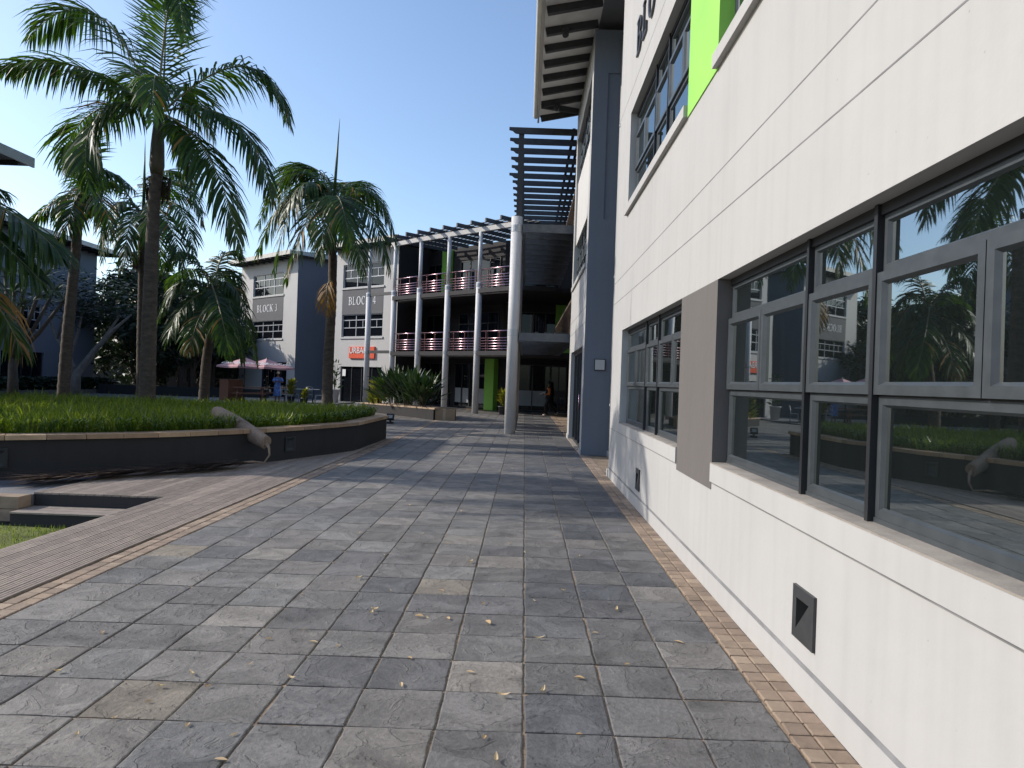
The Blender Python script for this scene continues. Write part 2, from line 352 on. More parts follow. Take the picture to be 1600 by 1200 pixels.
# ================================================================ SETTING
g = MB(); g.face([(-400,-120,-.42),(400,-120,-.42),(400,600,-.42),(-400,600,-.42)])
struct(g.build('ground', EARTH))
g = MB()   # paved courtyard (one slab with its front edge along the steps)
g.prism([(-60,8.68),(-5.93,8.68),(-5.93,9.4),(-3.30,9.4),(-3.30,27.0),(-3.30,60),(-60,60)], -.40, -.012)
struct(g.build('courtyard_pavement', PAVE))
g = MB(); g.prism([(-3.30,-6),(3.4,-6),(3.4,60),(-3.30,60)], -.40, -.009)
struct(g.build('walkway_bed', GROUT))
# lawn sheet with soft undulation
g = MB()
nx, ny = 40, 30
for i in range(nx):
    for j in range(ny):
        def q(a, b):
            x = -20 + 15.62*a/nx; y = -4 + 12.2*b/ny
            return (x, y, -.30 + .012*math.sin(x*3.1+y*1.7) + .008*math.sin(x*7.3-y*5))
        g.face([q(i,j), q(i+1,j), q(i+1,j+1), q(i,j+1)], smooth=True)
struct(g.build('lawn', LAWN))
g = MB(); r2 = random.Random(3)
for k in range(9000):
    x = -4.42 - 3.4*r2.random(); y = 5.0 + 3.2*r2.random(); h = .025 + .035*r2.random(); a = r2.random()*6.28; l = .03
    dx, dy = math.cos(a)*.004, math.sin(a)*.004; t = r2.random()
    g.face([(x-dx,y-dy,-.30),(x+dx,y+dy,-.30),(x+dy*l*150,y-dx*l*150,-.30+h)], 0, (t,t,t))
struct(g.build('lawn_grass', GRASS, attr=True), 'stuff')

# slate tiles, each a thin slab with its own colour and slight tilt
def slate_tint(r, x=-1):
    """each slab is its own mix of warm grey and charcoal slate; the lighter left columns paint in sunlight bounced off the windows"""
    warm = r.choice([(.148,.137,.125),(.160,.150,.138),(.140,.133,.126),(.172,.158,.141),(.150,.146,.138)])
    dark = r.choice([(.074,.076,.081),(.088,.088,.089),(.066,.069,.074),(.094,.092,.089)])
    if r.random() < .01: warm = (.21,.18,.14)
    f = min(1, max(0, (.22 if x < -1.6 else .32 if x < -.5 else .45 if x < 0 else .78) + r.gauss(0, .20)))  # charcoal share by column paints the window-reflected sun into the slab colours
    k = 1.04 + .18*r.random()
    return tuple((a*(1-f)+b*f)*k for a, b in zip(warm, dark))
def tile_slab(mb, x0, y0, x1, y1, r, top=0.0, jit=.006, gap=.0055, th=.012, tint=None, tilt=.0018, tex=.0075):
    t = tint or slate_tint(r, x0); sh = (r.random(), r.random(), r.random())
    n = 5
    def jj(): return (r.random()-.5)*jit
    cs = [(x0+gap+jj(), y0+gap+jj()), (x1-gap+jj(), y0+gap+jj()), (x1-gap+jj(), y1-gap+jj()), (x0+gap+jj(), y1-gap+jj())]
    # chipped outline: extra points along each edge
    pts = []
    for i in range(4):
        a, b = cs[i], cs[(i+1) % 4]
        if tint is None and r.random() < .07:      # a corner broken off
            p, d = .03+.05*r.random(), cs[(i-1) % 4]; q = .03+.05*r.random()
            pts.append((a[0]+(d[0]-a[0])*p, a[1]+(d[1]-a[1])*p)); pts.append((a[0]+(d[0]-a[0])*p*.5+(b[0]-a[0])*q*.35, a[1]+(d[1]-a[1])*p*.5+(b[1]-a[1])*q*.35)); pts.append((a[0]+(b[0]-a[0])*q, a[1]+(b[1]-a[1])*q))
        else: pts.append(a)
        for k in range(1, n):
            f = k/n; pts.append((a[0]+(b[0]-a[0])*f + (r.random()-.5)*tex, a[1]+(b[1]-a[1])*f + (r.random()-.5)*tex))
    z = top + (r.random()-.5)*.003; ax, ay = (r.random()-.5)*tilt*2, (r.random()-.5)*tilt*2
    cx, cy = (x0+x1)/2, (y0+y1)/2
    zz = [z + ((p[0]-cx)*ax + (p[1]-cy)*ay)/.4 for p in pts]
    ins = [(cx+(p[0]-cx)*(1-.006/abs(x1-x0)*2), cy+(p[1]-cy)*(1-.006/abs(y1-y0)*2)) for p in pts]
    m = len(pts)
    mb.face([(p[0],p[1],zz[i]) for i, p in enumerate(ins)], 0, t, sh)
    for i in range(m):
        j = (i+1) % m
        mb.face([(pts[i][0],pts[i][1],zz[i]-.003),(pts[j][0],pts[j][1],zz[j]-.003),(ins[j][0],ins[j][1],zz[j]),(ins[i][0],ins[i][1],zz[i])], 0, t, sh)
        mb.face([(pts[i][0],pts[i][1],top-th),(pts[j][0],pts[j][1],top-th),(pts[j][0],pts[j][1],zz[j]-.003),(pts[i][0],pts[i][1],zz[i]-.003)], 0, t, sh)
rs = random.Random(11); g = MB()
X0, Y0, T = .05, 3.19, .4
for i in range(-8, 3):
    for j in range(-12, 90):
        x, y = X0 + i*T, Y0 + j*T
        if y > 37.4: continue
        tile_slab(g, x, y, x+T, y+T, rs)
# the slate runs on to the left past the planters
for i in range(-26, -8):
    for j in range(37, 90):
        x, y = X0 + i*T, Y0 + j*T
        if y > 41 or (y < 18.4): continue
        tile_slab(g, x, y, x+T, y+T, rs)
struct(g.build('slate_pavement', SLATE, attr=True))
# brick edging on both sides
g = MB()
def brick_tint(r, warm=1.0):
    b = r.choice([(.27,.200,.142),(.24,.178,.128),(.30,.228,.165),(.255,.188,.138),(.215,.160,.118)])
    k = .85+.3*r.random(); return tuple(q*k*warm for q in b)
for side in (1.257, -3.37):
    for col in range(2):
        y = -3.0
        while y < 37:
            L = .118
            if not (side < 0 and y > 27):
                tile_slab(g, side+col*.107, y, side+col*.107+.107, y+L, rs, .001, .005, .004, .012, brick_tint(rs, 1.0 if side < 0 else .92), .003, .004)
            y += L
struct(g.build('brick_edging', BRICK, attr=True))
# timber deck
g = MB(); rd = random.Random(5)
x = -4.33; bw = .106
def board(x0, x1, y0, y1, z=.012):
    y = y0 - rd.random()*2.0
    while y < y1:
        L = 2.6 + rd.random()*1.0; a, b = max(y, y0), min(y+L, y1)
        if b > a + .02:
            k = .8 + .4*rd.random(); t = (.27*k, .222*k, .185*k)
            sh = (rd.random(), rd.random(), rd.random())
            # ribbed board: two shallow grooves along its length
            w = x1-x0-.011; zt = z + (rd.random()-.5)*.002
            prof = [(0,-.02),(0,-.002),(.003,0),(w*.28,0),(w*.31,-.006),(w*.36,-.006),(w*.39,0),(w*.61,0),(w*.64,-.006),(w*.69,-.006),(w*.72,0),(w-.003,0),(w,-.002),(w,-.02)]
            for p, q in zip(prof, prof[1:]):
                g.face([(x0+p[0],a+.002,zt+p[1]),(x0+q[0],a+.002,zt+q[1]),(x0+q[0],b-.002,zt+q[1]),(x0+p[0],b-.002,zt+p[1])][::-1], 0, t, sh)
            g.face([(x0+p[0],a+.002,zt+p[1]) for p in prof][::-1], 0, t, sh); g.face([(x0+p[0],b-.002,zt+p[1]) for p in prof], 0, t, sh)
        y += L
for k in range(9):
    board(-4.33 + k*bw, -4.33 + (k+1)*bw, -4, 18.2)
for k in range(15):
    board(-4.33 - (k+1)*bw, -4.33 - k*bw, 8.70, 14.5)
struct(g.build('timber_deck', DECK, attr=True))
g = MB(); g.box((-4.325,-4,-.40),(-3.375,18.2,-.010)); g.box((-5.92,8.73,-.40),(-4.33,9.42,-.011))
struct(g.build('deck_substructure', DARKW))
# steps down to the lawn
st = thing('garden_steps', 'dark low steps with timber treads going down from the deck to the lawn', 'steps', (-5.1,8.5,-.3))
g = MB(); g.box((-5.9,8.28,-.41),(-4.335,8.727,-.168)); g.build('riser', DARKW, st)
g = MB()
for k in range(3): g.box((-5.9, 8.26+k*.148, -.166), (-4.337, 8.26+k*.148+.14, -.148), 0, None, (.24,.2,.17), (k*.3,.2,.7))
g.build('tread', DECK, st, attr=True)
g = MB(); g.box((-5.9,8.703,-.147),(-4.337,8.728,-.0105)); g.build('riser', DARKW, st)
g = MB(); rr = random.Random(9)
for k in range(14):
    for z in range(2):
        t = brick_tint(rr); g.box((-5.93-.22*(k+1)+.005, 8.45, -.30+.15*z+.003), (-5.93-.22*k, 8.67, -.155+.15*z), 0, None, tuple(q*1.05 for q in t), (rr.random(), rr.random(), 0))
tag(g.build('brick_kerb', BRICK, attr=True), 'low sandy brick kerb beside the dark garden steps at the lawn', 'kerb')

# ================================================================ PLANTER with grass
front = [(-16,7.6),(-11.5,7.9),(-9.0,8.55),(-7.03,9.65),(-5.62,10.75),(-4.95,11.6),(-4.40,12.55),(-3.95,13.6),(-3.50,14.9)]
right = [(-3.46,16.5),(-3.44,18.0)]
def smooth_line(p, n=4):
    out = []
    for i in range(len(p)-1):
        p0 = V(p[max(i-1,0)]); p1 = V(p[i]); p2 = V(p[i+1]); p3 = V(p[min(i+2,len(p)-1)])
        for k in range(n):
            t = k/n
            out.append(tuple(.5*((2*p1)+(p2-p0)*t+(2*p0-5*p1+4*p2-p3)*t*t+(3*p1-p0-3*p2+p3)*t**3)))
    out.append(tuple(p[-1])); return out
fl = smooth_line(front) + smooth_line([front[-1]] + right)[1:]
back = [(-4.2,18.6),(-8,19.0),(-12,18.6),(-16,17.4)]
outer = fl + back
pl = thing('grass_planter', 'long curved dark planter wall with sandstone coping, filled with strap grass', 'planter', (-7,13,0))
g = MB(); g.prism(outer, -.03, .53); g.build('wall', PLANT_WALL, pl)
def offset(line, d):
    out = []
    for i, p in enumerate(line):
        a = V(line[max(i-1,0)]); b = V(line[min(i+1,len(line)-1)]); t = (b-a).normalized()
        out.append((p[0]-t.y*d, p[1]+t.x*d))
    return out
g = MB(); rc = random.Random(4)
oo, ii = offset(fl, -.05), offset(fl, .30)
# coping stones about half a metre long, following the curve
cum = [0]
for a, b in zip(fl, fl[1:]): cum.append(cum[-1] + math.dist(a, b))
def at_len(line, sv):
    for i in range(len(cum)-1):
        if cum[i+1] >= sv:
            t = (sv-cum[i])/(cum[i+1]-cum[i]); return (line[i][0]+(line[i+1][0]-line[i][0])*t, line[i][1]+(line[i+1][1]-line[i][1])*t)
    return line[-1]
def coping(g, line_o, line_i, total, z0, z1, L=.47):
    sv = 0
    while sv < total - .1:
        a, b = sv+.004, min(sv+L, total)-.004
        t = rc.choice([(.37,.25,.15),(.33,.215,.13),(.41,.285,.18),(.29,.20,.13)]); k = .85+.25*rc.random(); t = tuple(q*k for q in t); sh = (rc.random(), rc.random(), rc.random())
        m = (a+b)/2; dz = (rc.random()-.5)*.006
        P = [at_len(line_o,a), at_len(line_o,m), at_len(line_o,b), at_len(line_i,b), at_len(line_i,m), at_len(line_i,a)]
        ins = [(p[0]+(0)*0, p[1]) for p in P]
        g.face([(p[0],p[1],z1+dz) for p in P], 0, t, sh)
        for i in range(6):
            j = (i+1) % 6; g.face([(P[i][0],P[i][1],z0),(P[j][0],P[j][1],z0),(P[j][0],P[j][1],z1+dz),(P[i][0],P[i][1],z1+dz)], 0, t, sh)
        sv += L
coping(g, oo, ii, cum[-1], .532, .60)
g.build('coping', CAPM, pl, attr=True)
g = MB(); g.face([(p[0],p[1],.555) for p in offset(fl, .28)] + [(p[0],p[1],.555) for p in back]); g.build('soil', EARTH, pl)
# small dark recessed lights in the planter wall
def planter_light(pt, ang):
    A = Matrix.Translation(V((pt[0], pt[1], .29))) @ Matrix.Rotation(ang, 4, 'Z')
    g = MB(); ring(g, -.13, -.13, .13, .13, .025, -.02, .0, .05); g.build('wall_light', BLACK, pl, A)
    g = MB(); g.box((-.08,-.004,-.08),(.08,-.001,.08)); g.build('light_recess', BLACK, pl, A)
planter_light((-7.06,9.60), math.atan2(1.0, 1.5)); planter_light((-4.21,12.95), math.atan2(2.0,.9))
# grass: thousands of strap leaves
def inside(p, poly):
    ins = False; j = len(poly)-1
    for i in range(len(poly)):
        a, b = poly[i], poly[j]
        if (a[1] > p[1]) != (b[1] > p[1]) and p[0] < (b[0]-a[0])*(p[1]-a[1])/(b[1]-a[1])+a[0]: ins = not ins
        j = i
    return ins
bed = offset(fl, .33) + back
g = MB(); rg = random.Random(21); cnt = 0
while cnt < 24000:
    x = -15 + 12*rg.random(); y = 8.3 + 10.6*rg.random()
    if not inside((x,y), bed): continue
    clump = .5 + .5*math.sin(x*2.3+1.3*math.sin(y*1.9))*math.sin(y*2.7+.7)
    h = .15 + .17*rg.random() + .08*clump + (.12*rg.random() if rg.random() < .10 else 0); a = rg.random()*6.283; lean = .02 + .19*rg.random()
    wd = .009 + .008*rg.random(); ca, sa = math.cos(a), math.sin(a); t = min(1, max(0, .42 + .4*clump + .6*(rg.random()-.5)))
    tt = (t,t,t); z = .55
    b = rg.random()*6.28; px, py = math.cos(b)*wd, math.sin(b)*wd
    p1 = (x+ca*lean*.35, y+sa*lean*.35, z+h*.62); p2 = (x+ca*lean, y+sa*lean, z+h)
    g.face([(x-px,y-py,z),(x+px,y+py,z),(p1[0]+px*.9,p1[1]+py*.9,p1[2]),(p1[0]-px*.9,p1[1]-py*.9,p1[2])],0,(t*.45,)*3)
    g.face([(p1[0]-px*.9,p1[1]-py*.9,p1[2]),(p1[0]+px*.9,p1[1]+py*.9,p1[2]),p2],0,tt)
    cnt += 1
for sv in range(620):     # tufts hanging over the coping
    p = at_len(offset(fl, .33), cum[-1]*rg.random()); q = at_len(offset(fl, .33 - .22*rg.random()), 0)
    a = rg.random()*6.283; h = .10+.16*rg.random(); ln = .10+.14*rg.random(); t = rg.random()
    p0 = V((p[0],p[1],.56)); p1 = p0 + V((math.cos(a)*ln*.5, -abs(math.sin(a))*ln*.5, h)); p2 = p0 + V((math.cos(a)*ln*1.1, -abs(math.sin(a))*ln*1.2, h*.8))
    w2 = V((math.sin(a),-math.cos(a),0))*.011
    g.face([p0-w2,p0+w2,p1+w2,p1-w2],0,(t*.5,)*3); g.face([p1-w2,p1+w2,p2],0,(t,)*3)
lin = offset(fl, .33)
for k in range(800):     # tufts leaning out over the coping
    p = at_len(lin, cum[-1]*rg.random()); a = rg.random()*6.283; h = .10+.18*rg.random(); ln = .10+.16*rg.random(); t = rg.random()
    p0 = V((p[0],p[1],.56)); p1 = p0 + V((math.cos(a)*ln*.5, -abs(math.sin(a))*ln*.5, h)); p2 = p0 + V((math.cos(a)*ln*1.1, -abs(math.sin(a))*ln*1.2, h*.85))
    w2 = V((math.sin(a),-math.cos(a),0))*.011
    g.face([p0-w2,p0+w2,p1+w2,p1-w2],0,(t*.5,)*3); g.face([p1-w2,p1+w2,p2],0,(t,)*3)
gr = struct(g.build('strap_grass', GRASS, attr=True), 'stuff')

# ================================================================ second planter with strelitzias
P2 = [(-3.42,27.1),(-7.4,32.6),(-6.4,33.3),(-2.75,28.2)]
pb = thing('shrub_planter', 'dark angled planter wall with sandstone coping, filled with broad leaved bushes', 'planter', (-5,30,0))
zt = [.40,.32,.32,.40]
g = MB(); g.prism(P2, -.03, zt); g.build('wall', PLANT_WALL, pb)
g = MB(); cx, cy = sum(p[0] for p in P2)/4, sum(p[1] for p in P2)/4
Pc = [(cx+(p[0]-cx)*1.03, cy+(p[1]-cy)*1.03) for p in P2]
N = 14
for k in range(N):
    a, b = k/N, (k+1)/N - .004
    lerp = lambda p, q, t: (p[0]+(q[0]-p[0])*t, p[1]+(q[1]-p[1])*t)
    q = [lerp(Pc[0],Pc[1],a), lerp(Pc[0],Pc[1],b), lerp(Pc[3],Pc[2],b), lerp(Pc[3],Pc[2],a)]
    kk = .85+.3*rc.random(); t = (.36*kk,.265*kk,.185*kk)
    za, zb = .402-.08*a, .402-.08*b; zs = [za,zb,zb,za]
    g.face([(p[0],p[1],z+.06) for p, z in zip(q,zs)][::-1],0,t,(rc.random(),0,0))
    for i in range(4):
        j = (i+1)%4; g.face([(q[i][0],q[i][1],zs[i]),(q[j][0],q[j][1],zs[j]),(q[j][0],q[j][1],zs[j]+.06),(q[i][0],q[i][1],zs[i]+.06)],0,t)
g.build('coping', CAPM, pb, attr=True)
pe = thing('corner_planter', 'small low dark planter block with pale coping behind the cardboard box', 'planter', (-3.1,29,0))
g = MB(); g.box((-3.7,28.9,-.02),(-2.9,29.9,.30)); g.build('wall', PLANT_WALL, pe)
g = MB(); g.box((-3.74,28.86,.302),(-2.86,29.94,.36),0,None,(.36,.26,.18)); g.build('coping', CAPM, pe, attr=True)

def blade_leaf(mb, base, d, L, wd, tint, r, droop=.35, stem=.4):
    """paddle leaf on a stalk that bends over"""
    d = V(d).normalized(); side = d.cross(V((0,0,1)));
    if side.length < .05: side = V((1,0,0))
    side.normalize(); side = (side*math.cos(q:=r.random()*2-1) + V((0,0,1))*math.sin(q)*.6).normalized()
    pts = []; p = V(base); k = 5
    dirn = d.copy()
    for i in range(k+1):
        pts.append(p.copy()); dirn = (dirn + V((0,0,-droop/k))).normalized(); p = p + dirn*(L/k)
    wds = [.008,.012,wd*.75,wd,wd*.7,.002] if stem > .3 else [.01,wd*.7,wd,wd*.9,wd*.5,.002]
    for i in range(k):
        a, b = pts[i], pts[i+1]
        mb.face([a-side*wds[i], a+side*wds[i], b+side*wds[i+1], b-side*wds[i+1]],0,tint)
def bush(name, at, rad, ht, n, L, wd, m, seed, label, cat, group=None, stem=.4, spread=1.0, drp=.5):
    r = random.Random(seed); o = thing(name, label, cat, at, group); g = MB()
    for k in range(n):
        a = r.random()*6.283; rr = rad*math.sqrt(r.random())*.6; t = r.random()
        el = R(35 + 50*r.random()); hh = r.random()**.8
        b = V((at[0]+math.cos(a)*rr, at[1]+math.sin(a)*rr, at[2] + hh*ht*.62))
        a2 = a + (r.random()-.5)*1.2
        d = V((math.cos(a2)*math.cos(el)*spread, math.sin(a2)*math.cos(el)*spread, math.sin(el)))
        blade_leaf(g, b, d, L*(.6+.6*r.random()), wd*(.7+.5*r.random()), (t,t,t), r, drp, stem)
    g.build('foliage', m, o, attr=True)
    g = MB()
    for k in range(8):
        a = r.random()*6.283; g.tube([(at[0]+math.cos(a)*.1,at[1]+math.sin(a)*.1,at[2]-.06),(at[0]+math.cos(a)*rad*.45,at[1]+math.sin(a)*rad*.45,at[2]+ht*.6)],[.02,.01],5)
    g.build('stem', DARK_BARK, o)
    return o
grp = 'bushes in the angled planter'
bush('strelitzia_bush', (-4.05,28.3,.4), .75, 1.1, 170, .95, .06, BUSH, 1, 'rightmost dark green strappy bush in the angled planter, leaning over its coping', 'bush', grp)
bush('strelitzia_bush', (-4.75,29.3,.4), .8, 1.3, 200, .95, .07, BUSH, 2, 'tall dark strappy bush with an orange flower in the middle of the angled planter', 'bush', grp)
bush('strelitzia_bush', (-5.55,30.4,.38), .8, 1.25, 190, .95, .065, BUSH, 3, 'dark strappy bush between the orange-flowered bush and the yellow-leaved shrub', 'bush', grp)
bush('croton_shrub', (-6.35,31.4,.36), .6, 1.45, 260, .34, .05, CROTON, 4, 'yellow and green leaved shrub at the left end of the angled planter', 'shrub', grp, .2)
bush('croton_shrub', (-6.6,31.7,.34), .45, .6, 130, .3, .05, CROTON, 6, 'small low yellow shrub under the taller yellow-leaved shrub', 'shrub', grp, .2)
for px, py, Y in ((643,600,29.2),(664,606,28.4)):
    p = PX(px, py, Y); o = thing('strelitzia_flower', 'orange crane-shaped flower among the dark planter leaves' if px < 650 else 'pale small flower low among the dark planter leaves', 'flower', tuple(p))
    g = MB()
    for k in range(5): blade_leaf(g, p, (math.cos(k*1.2)*.5, math.sin(k*1.2)*.5, .8), .17, .02, (.2,.2,.2), rng, .2, .2)
    g.build('petals', ORANGE if px < 650 else LETW, o)
    g = MB(); g.tube([p + V((0,0,-.5)), p], .01, 5); g.build('stem', RACH, o)

# cardboard box
cb = thing('cardboard_box', 'brown cardboard box standing on the slate by the planter end', 'box', (-3.05,27.6,0))
g = MB(); g.box((-3.42,27.2,.004),(-2.62,27.75,.42)); 
g.build('carton', CARD, cb, bevel=.008)
g = MB(); g.box((-3.07,27.197,.006),(-2.97,27.199,.421)); g.box((-3.07,27.197,.4215),(-2.97,27.75,.4225)); g.build('tape', mat('parcel_tape',(.42,.33,.23),.35), cb)
# bollard light in the shade between the planters
bl = thing('ground_spotlight', 'small black square spotlight on the shaded slate between the two planters', 'light', (-4.5,24.2,0))
g = MB(); g.box((-4.6,24.1,0),(-4.4,24.3,.06)); g.box((-4.53,24.17,.06),(-4.47,24.23,.12)); g.build('base', BLACK, bl)
g = MB(); A = Matrix.Translation(V((-4.5,24.2,.22))) @ Matrix.Rotation(R(-25),4,'X'); g.box((-.12,-.06,-.10),(.12,.06,.10),0,A); g.build('housing', BLACK, bl, bevel=.01)
g = MB(); g.box((-.07,-.066,-.06),(.08,-.062,.05),0,A); g.build('lens', mat('lens',(.35,.35,.33),.3), bl)

# ================================================================ fallen palm frond (sheath on the coping)
ff = thing('fallen_frond', 'dry fallen palm frond with its thick pale sheath leaning on the planter coping', 'palm frond', (-4.6,12.2,0))
a, b = PX(336,644,12.75), PX(417,692,11.95)
g = MB(); n = 14; segs = 18; i0 = len(g.v); ax = (b-a).normalized(); sx = ax.cross(V((0,0,1))).normalized(); sz = sx.cross(ax)
prof = []
for i in range(segs+1):
    t = i/segs; rad = (.135 + .03*math.sin(t*3.0)) * (1 - .18*t) * (1 if t > .05 else .82)
    flat = .72
    for j in range(n):
        an = 2*math.pi*j/n
        dent = 1.0
        if t > .45 and abs(an-4.2) < .7: dent = 1 - .55*min(1,(t-.45)*4)*(1-abs(an-4.2)/.7)    # the rolled sheath opens toward the end
        wob = 1 + .03*math.sin(3*an+5*t)
        g.v.append(tuple(a + (b-a)*t + (sx*math.cos(an)*rad*dent*wob*flat + sz*math.sin(an)*rad*dent*wob) ))
g.idx([(i*n+j, i*n+(j+1)%n, (i+1)*n+(j+1)%n, (i+1)*n+j) for i in range(segs) for j in range(n)], i0, 0)
g.idx([tuple(range(n-1,-1,-1)), tuple(segs*n+j for j in range(n))], i0, 0, None, False)
g.build('sheath', SHEATH, ff)
e0, e1, e2 = PX(420,699,11.9), PX(421,711,11.85), PX(413,720,11.9)
tipw = V((-6.25,9.45,.03))
rib = [b - ax*.1, e0, e1, V((e2.x, e2.y, .07))]
for k in range(1, 13):
    t = k/12; rib.append(V((e2.x,e2.y,.05)).lerp(tipw, t) + V((.10*math.sin(t*5)-.12*t*(1-t), .05*math.sin(t*7), .045*(1-t)+.012)))
g = MB(); g.tube(rib, [.06,.022,.016,.014] + [.018*(1-k/14) for k in range(12)], 7); g.build('midrib', SHEATH, ff)
g = MB(); rf = random.Random(8)
for k in range(520):
    t = .05 + .95*rf.random(); i = 4 + int(t*10.9); p = rib[i].lerp(rib[i+1] if i+1 < len(rib) else rib[i], rf.random())
    d = (tipw - V((e2.x,e2.y,0))).normalized(); sd = V((-d.y, d.x, 0)) * rf.choice((-1,1))
    L = .32 + .45*rf.random(); q = p + d*L*(.7+.3*rf.random()) + sd*L*(.15+.45*rf.random()); q.z = .02 + .16*rf.random()
    mid = p.lerp(q,.5) + V((0,0,.03*rf.random())); w2 = V((-d.y,d.x,0))*.014; tt = rf.random()*.8; tt = (tt,)*3
    g.face([p-w2, p+w2, mid+w2*1.2, mid-w2*1.2],0,tt); g.face([mid-w2*1.2, mid+w2*1.2, q],0,tt)
g.build('leaflets', leaf_mat('brown_leaflet',(.045,.025,.016),(.11,.062,.036),.1,.7), ff, attr=True)
# dry leaves scattered on the slate
lf = []
rl = random.Random(31)
spots = [(232,1098),(178,1125),(293,1135),(390,1040),(490,1005),(472,930),(585,955),(640,1030),(668,968),(735,1052),(757,1155),(560,905),(700,968),(848,1082),(930,990),(905,870),(660,835),(720,800),(560,835),(520,880),(600,868),(880,925),(762,975),(785,1090),(627,1072),(325,1075),(90,1052),(420,1000),(455,1062),(528,1010),(690,925),(735,880),(795,850),(820,865),(640,790),(598,815),(845,800),(868,838),(963,955),(1055,918),(1128,950),(250,1075),(160,990),(300,1055),(365,1150),(475,985),(580,960),(655,965),(775,1190),(345,1190),(905,1150),(120,1150),(980,1040),(835,940),(700,850),(755,945),(610,925),(905,1062),(842,1000),(1060,1005)]
proto = None
for k, (px, py) in enumerate(spots):
    dx, dy = px-VX, py-VY; vv = dy*c-dx*s; uu = dx*c+dy*s; Y = F*H/vv; X = H*uu/vv
    if X > 1.2 or X < -3.1: continue
    if k < 5:
        g = MB(); n = 5; L = .05 + .012*k; W = .012 + .004*(k % 3); t = rl.random(); tt = (t,)*3
        rows = []
        for i in range(n+1):
            f = i/n; wv = W*math.sin(math.pi*min(.97,max(.06,f)))**.7; zc = .004 + .018*(f-.5)**2*4*(k%2) + .006
            rows.append(((f-.5)*L, wv, zc))
        for p, q in zip(rows, rows[1:]):
            g.face([(p[0],0,p[2]),(q[0],0,q[2]),(q[0],q[1],q[2]+q[1]*.7),(p[0],p[1],p[2]+p[1]*.7)],0,tt)
            g.face([(p[0],-p[1],p[2]+p[1]*.5),(q[0],-q[1],q[2]+q[1]*.5),(q[0],0,q[2]),(p[0],0,p[2])],0,tt)
        o = g.build('fallen_leaf', LITTER, attr=True); lf.append(o)
    else:
        o = lf[k % len(lf)].copy(); COL.objects.link(o)
    o.location = (X, Y, .003); o.rotation_euler = (0, 0, rl.random()*6.28); sc = .38 + .5*rl.random(); o.scale = (sc, sc, sc)
    tag(o, 'small dry yellow-brown leaf lying on the grey slate walkway', 'leaf', 'dry leaves scattered on the slate')
# ================================================================ NEAR OFFICE BUILDING
WX, WEND = 1.47, 12.15
nb = thing('office_building', 'near white office building on the right with wide grey framed windows above a sill', 'building', (WX, 5, 0))
A = frame_of((WX, WEND, 0), (-1, 0))      # local x runs toward the camera: x = WEND - Y
def lx(Y): return WEND - Y
holes = [(lx(11.0), .90, lx(1.68), 2.41), (lx(.1), .90, 14.5, 2.41), (lx(10.85), 4.25, lx(6.82), 5.69), (lx(5.75), 4.25, lx(1.68), 5.69)]
for Yl, zl in ((3.645,.415),(9.0,.385)): holes.append((lx(Yl)-.10, zl-.10, lx(Yl)+.10, zl+.10))
g = MB(); wall_holes(g, 15.5, 9.3, holes, .24, 0)
g.face([(0,0,0),(0,0,9.3),(0,3.2,9.3),(0,3.2,0)]); g.face([(15.5,0,0),(15.5,5,0),(15.5,5,9.3),(15.5,0,9.3)])
g.face([(0,5.0,0),(0,5.0,9.3),(15.5,5.0,9.3),(15.5,5.0,0)]); g.face([(0,0,9.3),(15.5,0,9.3),(15.5,5,9.3),(0,5,9.3)])
g.build('wall', WHITE, nb, A)
g = MB()
for z0, z1, y in ((.15,.175,-.0015),(3.264,3.273,-.0015),(2.917,2.926,-.0015),(.828,.835,-.0015),(6.022,6.029,-.0015)):
    g.box((0,y,z0),(15.5,-.0002,z1))
g.build('wall_joints', LINE, nb, A)
g = MB(); g.box((-.004,-.005,0),(15.5,-.0003,.149)); g.build('plinth', WHITE, nb, A)
# sills with a rendered front edge and bare concrete top
for a, b in ((lx(11.02), lx(6.80)), (lx(5.53), lx(1.60)), (lx(.1), 14.4)):
    g = MB(); g.box((a,-.018,.845),(b,-.0005,.984)); g.box((a+.02,-.0004,.902),(b-.02,.24,.984))
    sl_ = g.build('sill', WHITE, nb, A, bevel=.006)
    g = MB(); g.box((a+.002,-.016,.9845),(b-.002,.13,.992)); g.build('sill_top', SILL, sl_ and nb, A)
for a, b in ((lx(10.86), lx(6.82)), (lx(5.75), lx(1.60))):
    g = MB(); g.box((a-.03,-.05,4.14),(b+.03 if b > 6 else b,-.0005,4.25)); g.build('sill', WHITE, nb, A, bevel=.005)
